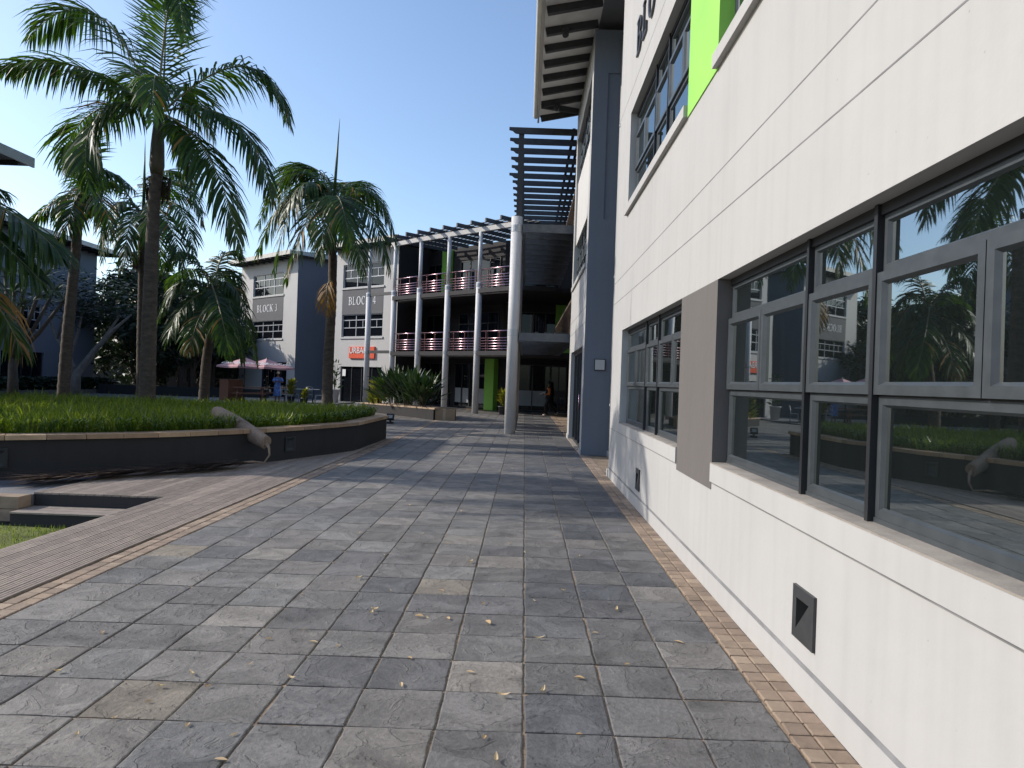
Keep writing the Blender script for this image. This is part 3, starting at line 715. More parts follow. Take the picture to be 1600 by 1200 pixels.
# grey piers between the ground floor windows, green one above
g = MB(); g.box((lx(6.80),-.004,.78),(lx(5.535),.238,2.408)); g.build('window_pier', PIER, nb, A)
g = MB(); g.box((lx(1.67),-.004,.78),(lx(.11),.238,2.408)); g.build('window_pier', PIER, nb, A)
g = MB(); g.box((lx(6.81),-.012,4.13),(lx(5.74),.239,5.70)); g.build('green_panel', GREEN, nb, A)
def office_window(parent, A, x0, x1, z0, z1, bays, rows, depth, mats=(FRAME, BLACK, GLASS), w=.036, tilt=.004, seed=0):
    """bays: list of (width share, casements); rows: heights of the two transoms"""
    r = random.Random(seed); W = x1-x0; tot = sum(b[0] for b in bays)
    f = MB(); panes = MB()
    def pane(a, b, cc, d, y):
        ta, tb = (r.random()-.5)*tilt, (r.random()-.5)*tilt
        panes.face([(a,y+ta,b),(cc,y-ta,b),(cc,y-ta+tb,d),(a,y+ta+tb,d)], 0)
    x = x0; yb = depth
    f.box((x0,yb-.03,z1-.05),(x1,yb+.06,z1),1); f.box((x0,yb-.02,z0),(x1,yb+.06,z0+.03),0)
    mull = []
    for i, (sh, nc) in enumerate(bays):
        xa, xb = x, x + W*sh/tot; x = xb
        a, b = xa + (.016 if i else 0.0), xb - (.016 if i < len(bays)-1 else 0.0)
        if i: mull.append(xa)
        t0, t1 = rows
        ring(f, a, z0+.03, b, t0-.004, w, yb-.014, yb+.006); pane(a+w*.8, z0+.03+w*.8, b-w*.8, t0-w*.8, yb+.003)
        ring(f, a, t1+.004, b, z1-.05, w*.75, yb-.014, yb+.006); pane(a+w*.6, t1+w*.6, b-w*.6, z1-.05-w*.6, yb+.003)
        n = nc; cw = (b-a)/n
        for k in range(n):
            p, q = a+k*cw+.003, a+(k+1)*cw-.003
            ring(f, p, t0+.004, q, t1-.004, w*1.15, yb-.040, yb-.012, .018); pane(p+w*1.15, t0+w*1.15, q-w*1.15, t1-w*1.15, yb-.016)
        f.box((a,yb-.012,t0-.008),(b,yb+.03,t0+.008),1); f.box((a,yb-.012,t1-.008),(b,yb+.03,t1+.008),1)
    for m in mull: f.box((m-.016,yb-.046,z0+.005),(m+.016,yb+.05,z1-.002),1)
    fo = f.build('window', list(mats[:2]), parent, A); po = panes.build('pane', mats[2], fo if False else parent, A)
    po.parent = fo   # frame and parent share the same origin
    fo.location = (0,0,0); po.location = (0,0,0)
    return fo
B3 = [(1.55,2),(.77,1),(1.53,2)]
office_window(nb, A, lx(11.0), lx(6.82), .984, 2.41, [(1.72,2),(.85,1),(1.60,2)], (1.555,2.105), .125, seed=1)
office_window(nb, A, lx(5.53), lx(1.68), .984, 2.41, B3, (1.555,2.105), .125, seed=2)
office_window(nb, A, lx(10.85), lx(6.82), 4.25, 5.69, [(1.72,2),(.85,1),(1.60,2)], (4.82,5.36), .125, seed=3)
office_window(nb, A, lx(5.75), lx(1.68), 4.25, 5.69, B3, (4.82,5.36), .125, seed=4)
office_window(nb, A, lx(.1), 14.5, .984, 2.41, [(1,1),(1,1)], (1.555,2.105), .125, seed=5)
# recessed wedge shaped step lights
def step_light(Y, z):
    B = A @ Matrix.Translation(V((lx(Y), 0, z)))
    g = MB(); h = .135; f = -.016
    T_ = [(-.085,.075),(.075,.075),(-.085,-.085)]; O_ = [(-h,-h),(h,-h),(h,h),(-h,h)]
    P3 = lambda p, y: (p[0], y, p[1])
    for fc in ([O_[0],O_[1],T_[2]],[O_[1],T_[1],T_[2]],[O_[1],O_[2],T_[1]],[O_[2],O_[3],T_[0],T_[1]],[O_[3],O_[0],T_[2],T_[0]]): g.face([P3(p,f) for p in fc])
    for i in range(4):
        a, b = O_[i], O_[(i+1)%4]; g.face([P3(a,0),P3(b,0),P3(b,f),P3(a,f)])
    dp = (-.085,.085,.06)
    for i in range(3):
        a, b = T_[i], T_[(i+1)%3]; g.face([P3(a,f),P3(b,f),dp], 1 if i < 1 or i == 2 else 0)
    g.build('wall_light', [CHAR, BLACK], nb, B)
step_light(3.645, .415); step_light(9.0, .385)
# downpipe at the far corner
g = MB(); g.tube([(-.12,.06,0.12),(-.12,.06,9.2)], .045, 10); g.box((-.19,-.012,.0),(-.05,.12,.12))
for z in (1.2,3.4,6.0): g.box((-.17,.0,z),(-.07,.12,z+.04))
g.build('downpipe', WHITE, nb, A)
# ---- lettering built from strokes
def glyph(mb, ch, x, w, h, t0, t1):
    """serif capital in a cell of width w and height h, from depth t0 to t1 (local y)"""
    def bar(a, b, cc, d): mb.box((x+a*w, t0, b*h), (x+cc*w, t1, d*h))
    def poly(p):
        q = [(x+a*w, b*h) for a, b in p]; n = len(q)
        mb.face([(a,t0,b) for a,b in q]); mb.face([(a,t1,b) for a,b in reversed(q)])
        for i in range(n):
            a, b = q[i], q[(i+1)%n]; mb.face([(a[0],t0,a[1]),(a[0],t1,a[1]),(b[0],t1,b[1]),(b[0],t0,b[1])])
    def arc(cx, cy, rx, ry, a0, a1, tx, ty, n=14):
        for k in range(n):
            a, b = R(a0+(a1-a0)*k/n), R(a0+(a1-a0)*(k+1)/n)
            poly([(cx+rx*math.cos(a),cy+ry*math.sin(a)),(cx+rx*math.cos(b),cy+ry*math.sin(b)),(cx+(rx-tx)*math.cos(b),cy+(ry-ty)*math.sin(b)),(cx+(rx-tx)*math.cos(a),cy+(ry-ty)*math.sin(a))])
    if ch == 'B':
        bar(.14,0,.30,1); bar(.02,0,.14,.06); bar(.02,.94,.14,1); bar(.30,0,.5,.06); bar(.30,.94,.48,1); bar(.30,.49,.5,.54)
        arc(.48,.745,.34,.255,-90,90,.16,.06); arc(.5,.27,.40,.27,-90,90,.17,.06)
    elif ch == 'L':
        bar(.14,0,.30,1); bar(.02,.94,.14,1); bar(.30,.94,.42,1); bar(.02,0,.14,.06); bar(.30,0,.86,.06); bar(.80,.06,.86,.26)
    elif ch == 'O': arc(.5,.5,.47,.52,0,360,.17,.06,28)
    elif ch == 'C':
        arc(.54,.5,.48,.52,48,312,.17,.06,22); bar(.84,.72,.89,1.0)
    elif ch == 'K':
        bar(.12,0,.28,1); bar(.02,.94,.12,1); bar(.28,.94,.38,1); bar(.02,0,.12,.06); bar(.28,0,.38,.06)
        poly([(.28,.42),(.28,.50),(.78,.95),(.86,.95)]); poly([(.40,.56),(.54,.66),(.97,.04),(.78,.04)]); bar(.66,.94,.95,1); bar(.70,0,1.0,.06)
    elif ch == '3':
        arc(.42,.75,.36,.27,-80,150,.14,.06); arc(.42,.26,.42,.28,-150,90,.16,.06)
    elif ch == '4':
        bar(.56,0,.72,1); bar(.06,.24,.90,.31); poly([(.06,.31),(.16,.31),(.62,.98),(.56,1)]); bar(.42,0,.86,.05)
def sign(text, parent, A, x, z, w, h, m, gap=.12, name='sign_letters', y0=-.03, y1=-.004):
    cx = 0; B = A @ Matrix.Translation(V((x, 0, z)))
    for ch in text:
        g = MB(); ww = {'L':.85,'O':1.12,'C':1.0,'K':1.05,'B':.95,'3':.75,'4':.85}.get(ch, .6)*w
        if ch != ' ': glyph(g, ch, cx, ww, h, y0, y1)
        if ch != ' ': g.build('sign_letter', m, parent, B)
        cx += (ww if ch != ' ' else .45*w) + gap*w
sign('BLOCK', nb, A, lx(10.35), 6.30, .46, .50, LETD, .14)

# ================================================================ WING with the wide eave
wx, wy0, wy1 = 1.28, 15.7, 20.9
wing = thing('office_wing', 'white and slate grey three storey wing with a deep raftered eave and glass door', 'building', (wx, 18, 0))
A = frame_of((wx, wy1, 0), (-1, 0)); L = wy1-wy0
def wl(Y): return wy1 - Y
g = MB(); wall_holes(g, L, 9.35, [(wl(20.15), 0, wl(16.2), 2.42), (wl(20.45), 4.28, wl(16.1), 8.5)], .22)
g.build('wall', WHITE, wing, A)
g = MB(); g.box((0.0005,.0,3.265),(L,-.0015,3.277)); g.box((.0005,-.0015,2.92),(L,0,2.932)); g.build('wall_joints', LINE, wing, A)
g = MB()   # grey flank facing down the walkway, a shallow recessed panel in it
wall_holes(g, 1.5, 9.35, [(.32,5.2,1.5,8.4)], .03); g.face([(.32,.03,5.2),(1.5,.03,5.2),(1.5,.03,8.4),(.32,.03,8.4)])
g.face([(0,0,9.35),(1.5,0,9.35),(1.5,L,9.35),(0,L,9.35)]); g.face([(1.5,0,0),(1.5,L,0),(1.5,L,9.35),(1.5,0,9.35)])
g.build('flank_wall', BLUEW, wing, frame_of((wx, wy0, 0), (0, -1)))
g = MB(); g.face([(wx,wy1,0),(wx+1.5,wy1,0),(wx+1.5,wy1,9.35),(wx,wy1,9.35)]); g.build('rear_wall', GREYW, wing)
g = MB(); g.box((-.0,-.02,0),(wl(20.17),-.0005,.12)); g.box((wl(16.18),-.02,0),(L+.0,-.0005,.12)); g.build('plinth', WHITE, wing, A)
# upright slot: window, spandrel, window
g = MB(); g.box((wl(20.45),.05,5.5),(wl(16.1),.20,7.27)); g.build('spandrel', PALE, wing, A)
for z0, z1, sd in ((4.28,5.5,11),(7.27,8.5,12)):
    office_window(wing, A, wl(20.45), wl(16.1), z0+.02, z1, B3, (z0+.45, z0+.85), .13, seed=sd)
g = MB(); g.box((wl(20.5),-.045,4.18),(wl(16.05),-.0005,4.28)); g.build('sill', WHITE, wing, A, bevel=.005)
# ground floor sliding door
g = MB(); x0, x1 = wl(20.15), wl(16.2)
for k in range(5):
    xx = x0 + (x1-x0-.06)*k/4; g.box((xx,.10,.02),(xx+.06,.17,2.40))
g.box((x0,.10,2.34),(x1,.171,2.42)); g.box((x0,.10,0.0),(x1,.171,.07)); dr = g.build('glass_door', CHAR, wing, A)
g = MB(); g.face([(x0,.14,.05),(x1,.14,.05),(x1,.14,2.36),(x0,.14,2.36)]); o = g.build('pane', DGLASS, wing, A); o.parent = dr
g = MB(); hx = (x0+x1)/2
g.tube([(hx+.5,.07,.9),(hx+.5,.07,1.3)], .014, 8); g.box((hx+.49,.07,1.08),(hx+.51,.10,1.1)); o = g.build('handle', STEEL, wing, A); o.parent = dr
g = MB(); g.box((x0,-.02,.0),(x1,.09,.02)); g.build('threshold', SILL, wing, A)
# plaque on the flank
q = PX(937,570,wy0); g = MB(); g.box((q.x-.12,wy0-.03,q.z-.125),(q.x+.12,wy0-.001,q.z+.125)); pq = g.build('plaque', BLACK, wing, bevel=.006)
g = MB(); g.box((q.x-.105,wy0-.034,q.z-.11),(q.x+.105,wy0-.0305,q.z+.11)); o = g.build('plaque_face', PALE, wing); o.parent = pq
g = MB(); g.tube([(1.92,15.62,.1),(1.92,15.62,9.2)], .05, 10); g.box((1.85,15.5,0),(1.99,15.7,.12)); g.build('downpipe', WHITE, wing)
# roof: soffit boards, rafters, fascia, gutter, sheet
rz = 9.22
g = MB(); g.face([(.16,12.9,rz+.10),(wx+.1,12.9,rz+.34),(wx+.1,20.95,rz+.34),(.16,20.95,rz+.10)][::-1]); g.build('soffit', SOFF, wing)
g = MB()
for y in (13.2,14.0,14.8,15.7,16.5,17.3,18.1,18.95,19.8,20.85):
    g = MB(); g.bar((.2,y,rz+.03),(wx+.05,y,rz+.27),.11,.17); g.build('rafter', TIMB, wing)
g = MB(); g.bar((.22,19.85,rz+.02),(wx,20.8,rz+.25),.10,.14); g.build('rafter', TIMB, wing)
g = MB(); g.box((.10,12.8,rz-.05),(.155,21.0,rz+.22)); g.tube([(.05,12.8,rz+.14),(.05,21.0,rz+.14)], .075, 10); g.build('gutter', FASC, wing)
g = MB(); g.prism([(0,12.75),(6,12.75),(6,21.05),(0,21.05)], rz+.36, [rz+.40,rz+1.6,rz+1.6,rz+.40]); g.build('roof', ROOFM, wing)
for y in (15.5,19.7):
    g = MB(); g.tube([(.62,y,rz+.02),(.62,y,rz-.10)], .07, 10); g.tube([(.62,y,rz-.10),(.60,y-.06,rz-.16)], [.075,.05], 10); g.build('eave_lamp', CHAR, wing)

# ================================================================ PERGOLA between the wing and the rear block
BEAMC = mat('grey_beam', (0.10,0.105,0.115), .5, var=.25, scale=5)
pg = thing('pergola', 'dark slatted three level pergola carried by tall round white columns beside the wing', 'pergola', (.4, 26, 0))
cy_ = [21.3,23.15,25.0,26.85,28.7,30.5]
CXp = -.40
def column(parent, x, y, r, rings, top, m=COLM):
    g = MB(); g.tube([(x,y,-.005),(x,y,top)], r, 20)
    co = g.build('column', m, parent)
    g = MB()
    for z in rings: g.lathe([(r+.001,0),(r+.005,.006),(r+.005,.20),(r+.001,.206)], 20, 0, (x,y,z), False)
    g.build('collar', FRAMEL, co if False else parent)
    return co
for i, y in enumerate(cy_):
    column(pg, CXp, y, .165, (2.92, 6.0), 6.46)
    g = MB(); g.box((CXp-.03,y-.06,6.461),(CXp+.13,y+.06,9.05)); g.build('mast', TIMB, pg)
def slat(g, y, z, x0, x1, dp=.19, th=.05):
    """beam across the walkway with a notched nose"""
    pr = [(x0,z),(x1,z),(x1,z-dp),(x0+.24,z-dp),(x0+.17,z-dp*.9),(x0+.10,z-dp*.55),(x0,z-dp*.45)]
    g.face([(p[0],y-th/2,p[1]) for p in pr][::-1]); g.face([(p[0],y+th/2,p[1]) for p in pr])
    for i in range(len(pr)):
        a, b = pr[i], pr[(i+1) % len(pr)]; g.face([(a[0],y-th/2,a[1]),(b[0],y-th/2,b[1]),(b[0],y+th/2,b[1]),(a[0],y+th/2,a[1])])
ys = [21.22 + .93*k for k in range(16)]
g = MB()
for k, y in enumerate(ys): slat(g, y, 9.10, -.72 - (.1 if k == 5 else 0), 2.4 if y > 21 else 1.3)
g.build('slat_level', TIMB, pg)
g = MB()
for k in range(6): g.box((1.16+.2*k, 21.3, 9.105), (1.16+.2*k+.09, 36, 9.16))
g.build('slat_level', TIMB, pg)
for z, dp in ((6.24,.24),(3.02,.24)):
    g = MB()
    for k, y in enumerate(ys[:13]):
        g.box((-.22, y-.04, z-dp), (1.50, y+.04, z)); 
    g.box((CXp+.165,21.2,z-.27),(CXp+.265,32.4,z-.241)); g.build('slat_level', BEAMC, pg)
    g = MB()
    for k in range(4): g.box((-.1+.45*k, 21.35, z+.003), (-.15+.30*k+.10, 32.3, z+.05))
    g.build('slat_level', CHAR, pg)
for z in (3.0, 6.25):     # lattice screens along the wall side
    g = MB(); x = 1.33; y0, y1, h = 21.25, 33.5, 1.02
    g.box((x-.03,y0,z+h),(x+.03,y1,z+h+.06)); n = 60
    for k in range(-6, n):
        for sg in (1,-1):
            ya = y0 + k*.205; a = (x+.008*sg, ya, z+.06); b = (x+.008*sg, ya+h, z+h)
            if sg < 0: a, b = (x-.008, ya, z+h), (x-.008, ya+h, z+.06)
            if ya < y0 or ya+h > y1: continue
            g.bar(a, b, .014, .055, 0, (1,0,0))
    g.build('lattice_screen', LATT, pg)

# ================================================================ REAR BALCONY BLOCK
posts = [(-8.76,39.5),(-7.12,38.15),(-5.52,36.55),(-3.92,35.1),(-2.30,33.7)]
EP = (-.52,32.1)
bb = thing('balcony_block', 'rear block with two railed balconies behind a curved row of white posts', 'building', (-2.5,37,0))
fac = [(-6.4,42.6),(-1.25,37.75),(3.4,37.5)]
g = MB()
for a, b in zip(fac, fac[1:]):
    n = V((b[1]-a[1], a[0]-b[0])); 
    g.face([(a[0],a[1],0),(b[0],b[1],0),(b[0],b[1],9.0),(a[0],a[1],9.0)])
g.face([(-6.4,42.6,9.0),(-1.25,37.75,9.0),(3.4,37.5,9.0),(3.4,46,9.0),(-6.4,46,9.0)])
g.face([(2.55,21.0,0),(2.55,37.5,0),(2.55,37.5,9.0),(2.55,21.0,9.0)][::-1])
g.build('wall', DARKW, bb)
slabp = [(-7.2,38.0),(-2.33,33.55),(-.55,31.9),(1.28,31.9),(1.28,32.4),(2.54,32.4),(2.54,37.48),(-1.28,37.7),(-6.42,42.5)]
for z in (2.74, 5.66):
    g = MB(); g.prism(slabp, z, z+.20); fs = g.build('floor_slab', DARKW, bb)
    g = MB()   # pale soffit strip along the slab edge
    for a, b in zip(posts[1:], posts[2:]+[EP]): g.bar((a[0]+.1,a[1]+.12,z-.02),(b[0]+.1,b[1]+.12,z-.02),.16,.035)
    g.build('edge_beam', PALE, bb)
A2 = frame_of((fac[0][0], fac[0][1], 0), (-(fac[1][1]-fac[0][1])*-1*-1, -(fac[1][0]-fac[0][0])))
dv = (V(fac[1])-V(fac[0])); Lf = dv.length
nrm = (dv.y/Lf, -dv.x/Lf)      # outward (toward the courtyard)
A2 = frame_of((fac[0][0], fac[0][1], 0), nrm)
A3 = frame_of((fac[1][0], fac[1][1], 0), (-.054,-.9985))
# shop fronts and windows on the facade
def glazing(A, x0, x1, z0, z1, n, mats=(CHAR, DGLASS), y=-.03, mid=None, film=None):
    g = MB(); w = .06
    for k in range(n+1):
        xx = x0 + (x1-x0-w)*k/n; g.box((xx,y-.03,z0),(xx+w,y+.02,z1))
    g.box((x0+w,y-.029,z1-w),(x1-w,y+.019,z1)); g.box((x0+w,y-.029,z0),(x1-w,y+.019,z0+w))
    if mid: g.box((x0+w,y-.028,mid-.03),(x1-w,y+.018,mid+.03))
    f = g.build('window', mats[0], bb, A)
    g = MB(); g.face([(x0,y,z0),(x1,y,z0),(x1,y,z1),(x0,y,z1)]); p = g.build('pane', mats[1], bb, A); p.parent = f
    if film:
        for a, b in film:
            g = MB(); g.box((x0+(x1-x0)*a,y-.012,.32),(x0+(x1-x0)*b,y-.004,1.12))
            p = g.build('frosted_film', FROST, bb, A); p.parent = f
glazing(A2, 3.4, 5.9, .05, 2.5, 4, film=[(.03,.22),(.28,.47),(.78,.97)])
glazing(A2, .3, 3.0, .05, 2.5, 3)
glazing(A3, .7, 2.6, .05, 2.5, 2, film=[(.12,.88)])
glazing(A3, 2.6, 3.45, .05, 2.5, 2)
for z0 in (2.96, 5.88):
    glazing(A2, 3.6, 6.8, z0+.1, z0+2.3, 4, mid=z0+1.7); glazing(A3, .3, 2.9, z0+.1, z0+2.3, 4, mid=z0+1.0)
    glazing(A2, .4, 2.4, z0+.1, z0+2.3, 2)
g = MB(); g.box((6.15,-.35,0),(6.85,-.02,2.73)); g.build('green_panel', GREEN, bb, A2)
g = MB(); g.box((2.15,-.20,5.87),(2.9,-.02,8.9)); g.build('green_panel', GREEN, bb, A2)
g = MB(); g.box((2.75,-.20,2.95),(3.75,-.02,5.65)); g.build('green_panel', GREEN, bb, A3)
for i, (x, y) in enumerate(posts):
    g = MB(); g.tube([(x,y,-.01),(x,y,6.17)], .15, 18); po = g.build('post', COLM, bb)
    g = MB(); g.tube([(x,y,6.171),(x,y,8.55)], .095, 14); g.build('post_top', COLM, bb)
    g = MB()
    for z in (2.80, 5.95): g.lathe([(.151,0),(.157,.01),(.157,.17),(.151,.18)], 18, 0, (x,y,z), False)
    g.build('collar', FRAMEL, bb)
for z in (2.92, 6.06):     # ties between the first two posts
    g = MB(); g.bar((*posts[0],z),(*posts[1],z),.10,.16); g.build('tie_beam', TIMB, bb)
g = MB(); line = posts + [EP, (1.2, 31.9)]
a0 = V(posts[1]) + (V(posts[1])-V(posts[2]))*.15
seq = [tuple(a0)] + posts[2:] + [EP]
for a, b in zip(seq, seq[1:]): g.bar((*a,8.66),(*b,8.66),.14,.22)
g.build('roof_beam', PALE, bb)
g = MB(); u = V(nrm)
tot = [V(p) for p in seq]; cl = [0]
for a, b in zip(tot, tot[1:]): cl.append(cl[-1]+(b-a).length)
sv = .35
while sv < cl[-1]:
    i = max(k for k in range(len(cl)) if cl[k] <= sv); t = (sv-cl[i])/(cl[i+1]-cl[i]); p = tot[i].lerp(tot[i+1], t)
    a = p + u*.75; b = p - u*3.5
    g = MB(); g.bar((a.x,a.y,8.86),(b.x,b.y,8.90),.08,.18); g.build('rafter', TIMB, bb); sv += .95
g = MB()
for k in range(14):
    off = .1 + k*.26
    for a, b in zip(tot, tot[1:]):
        a2, b2 = a - u*off, b - u*off; g.bar((a2.x,a2.y,9.01),(b2.x,b2.y,9.01),.09,.03)
g.build('batten', TIMB, bb)
def railing(a, b, z):
    a, b = V(a), V(b); d = (b-a).normalized(); a = a + d*.16; b = b - d*.16; L = (b-a).length; pst = []
    for k in (.2, .62, .97) if L > 1.2 else (.3,.8):
        g = MB(); p = a + d*L*k; g.bar((p.x,p.y,z-.06),(p.x,p.y,z+.86),.045,.035, 0, (d.x,d.y,0)); g.tube([(p.x,p.y,z+.80),(p.x,p.y,z+.88)],.03,8); pst.append(g.build('railing_post', RPOST, bb))
    n = V((d.y,-d.x)); g = MB()
    for k in range(5):
        o = n*.04; zz = z + .10 + k*.125; g.tube([(a.x+o.x,a.y+o.y,zz),(b.x+o.x,b.y+o.y,zz)], .021, 8)
    g.tube([(a.x,a.y,z+.93),(b.x,b.y,z+.93)], .026, 8)
    r = g.build('railing', STEEL, bb)
    for q in pst: q.parent = r
for z in (2.94, 5.86):
    for a, b in zip(posts[1:], posts[2:]+[EP]): railing(a, b, z)

# ================================================================ BLOCK 3 / BLOCK 4 and the left buildings
def block(name, label, at, nrm, W, D, Ht, wins, text=None, tx=0, eave=1.1, front=PALE, side=GREYW, extra=None, oh=(1.1,1.1)):
    o = thing(name, label, 'building', (at[0], at[1], 0)); A = frame_of((at[0], at[1], 0), nrm)
    g = MB(); wall_holes(g, W, Ht, [w_[:4] for w_ in wins], .20); g.build('wall', front, o, A)
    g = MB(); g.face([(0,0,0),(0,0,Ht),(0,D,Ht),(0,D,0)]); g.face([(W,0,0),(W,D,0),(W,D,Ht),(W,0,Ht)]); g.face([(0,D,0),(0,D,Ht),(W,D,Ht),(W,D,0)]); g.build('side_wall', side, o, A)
    g = MB(); l, r = oh
    g.prism([(-l,-eave),(W+r,-eave),(W+r,D),(-l,D)], Ht+.02, [Ht+.20,Ht+.20,Ht+.9,Ht+.9]); g.build('roof', ROOFM, o, A)
    g = MB(); g.box((-l-.02,-eave-.05,Ht-.02),(W+r+.02,-eave-.002,Ht+.25)); g.build('fascia', FASC, o, A)
    g = MB(); k = 0
    xx = -l+.2
    while xx < W+r:
        g = MB(); g.box((xx,-eave+.02,Ht-.10),(xx+.08,-.002,Ht+.018)); g.build('rafter', TIMB, o, A); xx += .8
    for w_ in wins:
        x0,z0,x1,z1 = w_[:4]; nc = w_[4]
        g = MB(); yb = .12
        if nc:
            for q in range(nc+1):
                xx = x0+(x1-x0-.05)*q/nc; g.box((xx,yb-.03,z0),(xx+.05,yb+.03,z1))
            hz = [z0, z0+(z1-z0)*.40, z0+(z1-z0)*.74, z1-.05]
            for z in hz: g.box((x0+.05,yb-.027,z),(x1-.05,yb+.027,z+.05))
            for q in range(nc): xm = x0+(x1-x0)*(q+.5)/nc; g.box((xm-.02,yb-.026,hz[1]+.05),(xm+.02,yb+.026,hz[2]))
        else:
            for q in range(5): xx = x0+(x1-x0-.06)*q/4; g.box((xx,yb-.03,z0),(xx+.06,yb+.03,z1))
        f = g.build('window' if nc else 'glass_door', FRAMEL if nc else CHAR, o, A)
        g = MB(); g.face([(x0,yb,z0),(x1,yb,z0),(x1,yb,z1),(x0,yb,z1)]); p = g.build('pane', DGLASS, o, A); p.parent = f
        if nc:
            g = MB(); g.box((x0-.08,-.06,z0-.10),(x1+.08,-.001,z0-.001)); p = g.build('sill', front, o, A); p.parent = f
    if extra: extra(o, A)
    if text: sign(text, o, A, tx[0], tx[1], tx[2], tx[3], LETW, .14)
    return o
def b4x(o, A):
    g = MB(); g.box((.62,-.012,5.215),(4.27,-.001,6.70)); g.build('band', BAND, o, A)
    g = MB(); g.box((1.50,-.10,2.61),(3.75,-.002,3.29)); sg = g.build('shop_sign', REDS, o, A)
    me = bpy.data.curves.new('sign_text','FONT'); me.body = 'URBAN'; me.size = .50; me.extrude = .012
    t = bpy.data.objects.new('sign_text', me); COL.objects.link(t); bpy.context.view_layer.update()
    dg = bpy.context.evaluated_depsgraph_get(); mm = bpy.data.meshes.new_from_object(t.evaluated_get(dg)); bpy.data.objects.remove(t)
    B = A @ Matrix.Translation(V((1.56,-.112,2.90))) @ Matrix.Rotation(R(90),4,'X')
    mm.transform(B); off = world_loc(sg); 
    vs = [(v.co.x-off.x, v.co.y-off.y, v.co.z-off.z) for v in mm.vertices]
    for v, q in zip(mm.vertices, vs): v.co = q
    mm.materials.clear(); mm.materials.append(LETW)
    t2 = bpy.data.objects.new('sign_lettering', mm); COL.objects.link(t2); t2.parent = sg
    g = MB(); g.box((.78,.05,1.55),(1.08,.06,1.95)); g.build('door_notice', PAPER, o, A)

def b3x(o, A):
    g = MB(); g.box((1.75,-.012,5.10),(5.9,-.001,6.68)); g.build('band', BAND, o, A)
    g = MB(); g.tube([(7.72,3.2,.1),(7.72,3.2,9.0)],.06,8); g.build('downpipe', BLUEW, o, A)
block('office_block', 'pale office block reading BLOCK 4 above an orange shop sign', (-11.62,43.4), (-.607,-.795), 5.45, 9, 9.1,
      [(.62,3.87,4.27,5.20,3),(.62,6.80,4.27,8.2,3),(.65,.02,4.33,2.12,0)], 'BLOCK 4', (1.23,5.77,.345,.48), .9, PALE, DARKW, b4x, (.3,.9))
block('office_block', 'pale office block reading BLOCK 3 behind the cafe umbrellas', (-20.4,50.95), (-.67,-.74), 7.6, 10, 9.1,
      [(1.75,3.86,5.9,5.08,3),(1.75,6.78,5.9,8.25,3),(3.2,.02,6.6,2.3,0)], 'BLOCK 3', (2.43,5.70,.39,.47), .9, PALE, BLUEW, b3x, (.2,.6))
# long shaded building on the left and its nearer wing with only the roof corner in view
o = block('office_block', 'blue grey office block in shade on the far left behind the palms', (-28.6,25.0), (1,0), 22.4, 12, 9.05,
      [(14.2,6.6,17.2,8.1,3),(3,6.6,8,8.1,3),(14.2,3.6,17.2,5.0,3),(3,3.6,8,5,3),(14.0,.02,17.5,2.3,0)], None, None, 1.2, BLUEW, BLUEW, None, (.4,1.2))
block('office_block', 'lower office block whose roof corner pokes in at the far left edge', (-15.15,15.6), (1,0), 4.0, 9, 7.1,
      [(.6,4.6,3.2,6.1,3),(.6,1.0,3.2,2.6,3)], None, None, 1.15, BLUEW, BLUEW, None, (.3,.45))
# ================================================================ PALMS
def frond(g, base, mid, tip, L=.62, n=46, droop=.75, wd=.030, seed=0, dry=0.0, curl=1.0):
    r = random.Random(seed); base, mid, tip = V(base), V(mid), V(tip)
    ctrl = mid*2 - (base+tip)*.5
    P = lambda t: base*(1-t)**2 + ctrl*2*t*(1-t) + tip*t*t
    D = lambda t: ((ctrl-base)*(1-t) + (tip-ctrl)*t).normalized()
    k = 12; pts = [P(i/k) for i in range(k+1)]
    g.tube(pts, [.032*(1-.85*i/k) for i in range(k+1)], 5, 1)
    up = V((0,0,1)); prev = None
    for i in range(n):
        t = .10 + .90*(i+.5)/n + (r.random()-.5)*.006
        p, d = P(t), D(t); sd = d.cross(up)
        if sd.length < .12: sd = prev if prev is not None else V((1,0,0))
        sd = (sd - d*sd.dot(d)).normalized()
        if prev is not None and sd.dot(prev) < 0: sd = -sd
        prev = sd
        nn = sd.cross(d)
        ll = L*(.45+.85*math.sin(math.pi*min(1, .12+.80*t)))*(1-.45*max(0,t-.75)/.25)
        for sg in (-1, 1):
            lift = (.16 if r.random() < .5 else -.12) + (r.random()-.5)*.22
            q = ll*(.85+.3*r.random())
            dr = (sd*sg*(1-.35*t) + d*(.45+.5*t) + nn*lift).normalized()
            g1 = droop*(.5+.6*r.random())
            wv = (d - dr*d.dot(dr)); wv = (wv.normalized() if wv.length > .05 else nn)
            wv = (wv*math.cos(.5) + nn*math.sin(.5)*(r.random()-.5)*2).normalized()
            w1 = wd*(.8+.4*r.random())
            tt = r.random()*.8; ti = (tt,tt,tt); mi = 2 if r.random() < dry else 0
            a = p; dn = dr; ws = (.45, 1.0, .8, 0)
            for k3 in range(3):
                dn = (dn + V((0,0,-g1*(.30+.32*k3)*(curl if k3 else 1)))).normalized(); b = a + dn*q/3
                if k3 < 2: g.face([a-wv*w1*ws[k3], a+wv*w1*ws[k3], b+wv*w1*ws[k3+1], b-wv*w1*ws[k3+1]], mi, ti)
                else: g.face([a-wv*w1*ws[2], a+wv*w1*ws[2], b], mi, ti)
                a = b
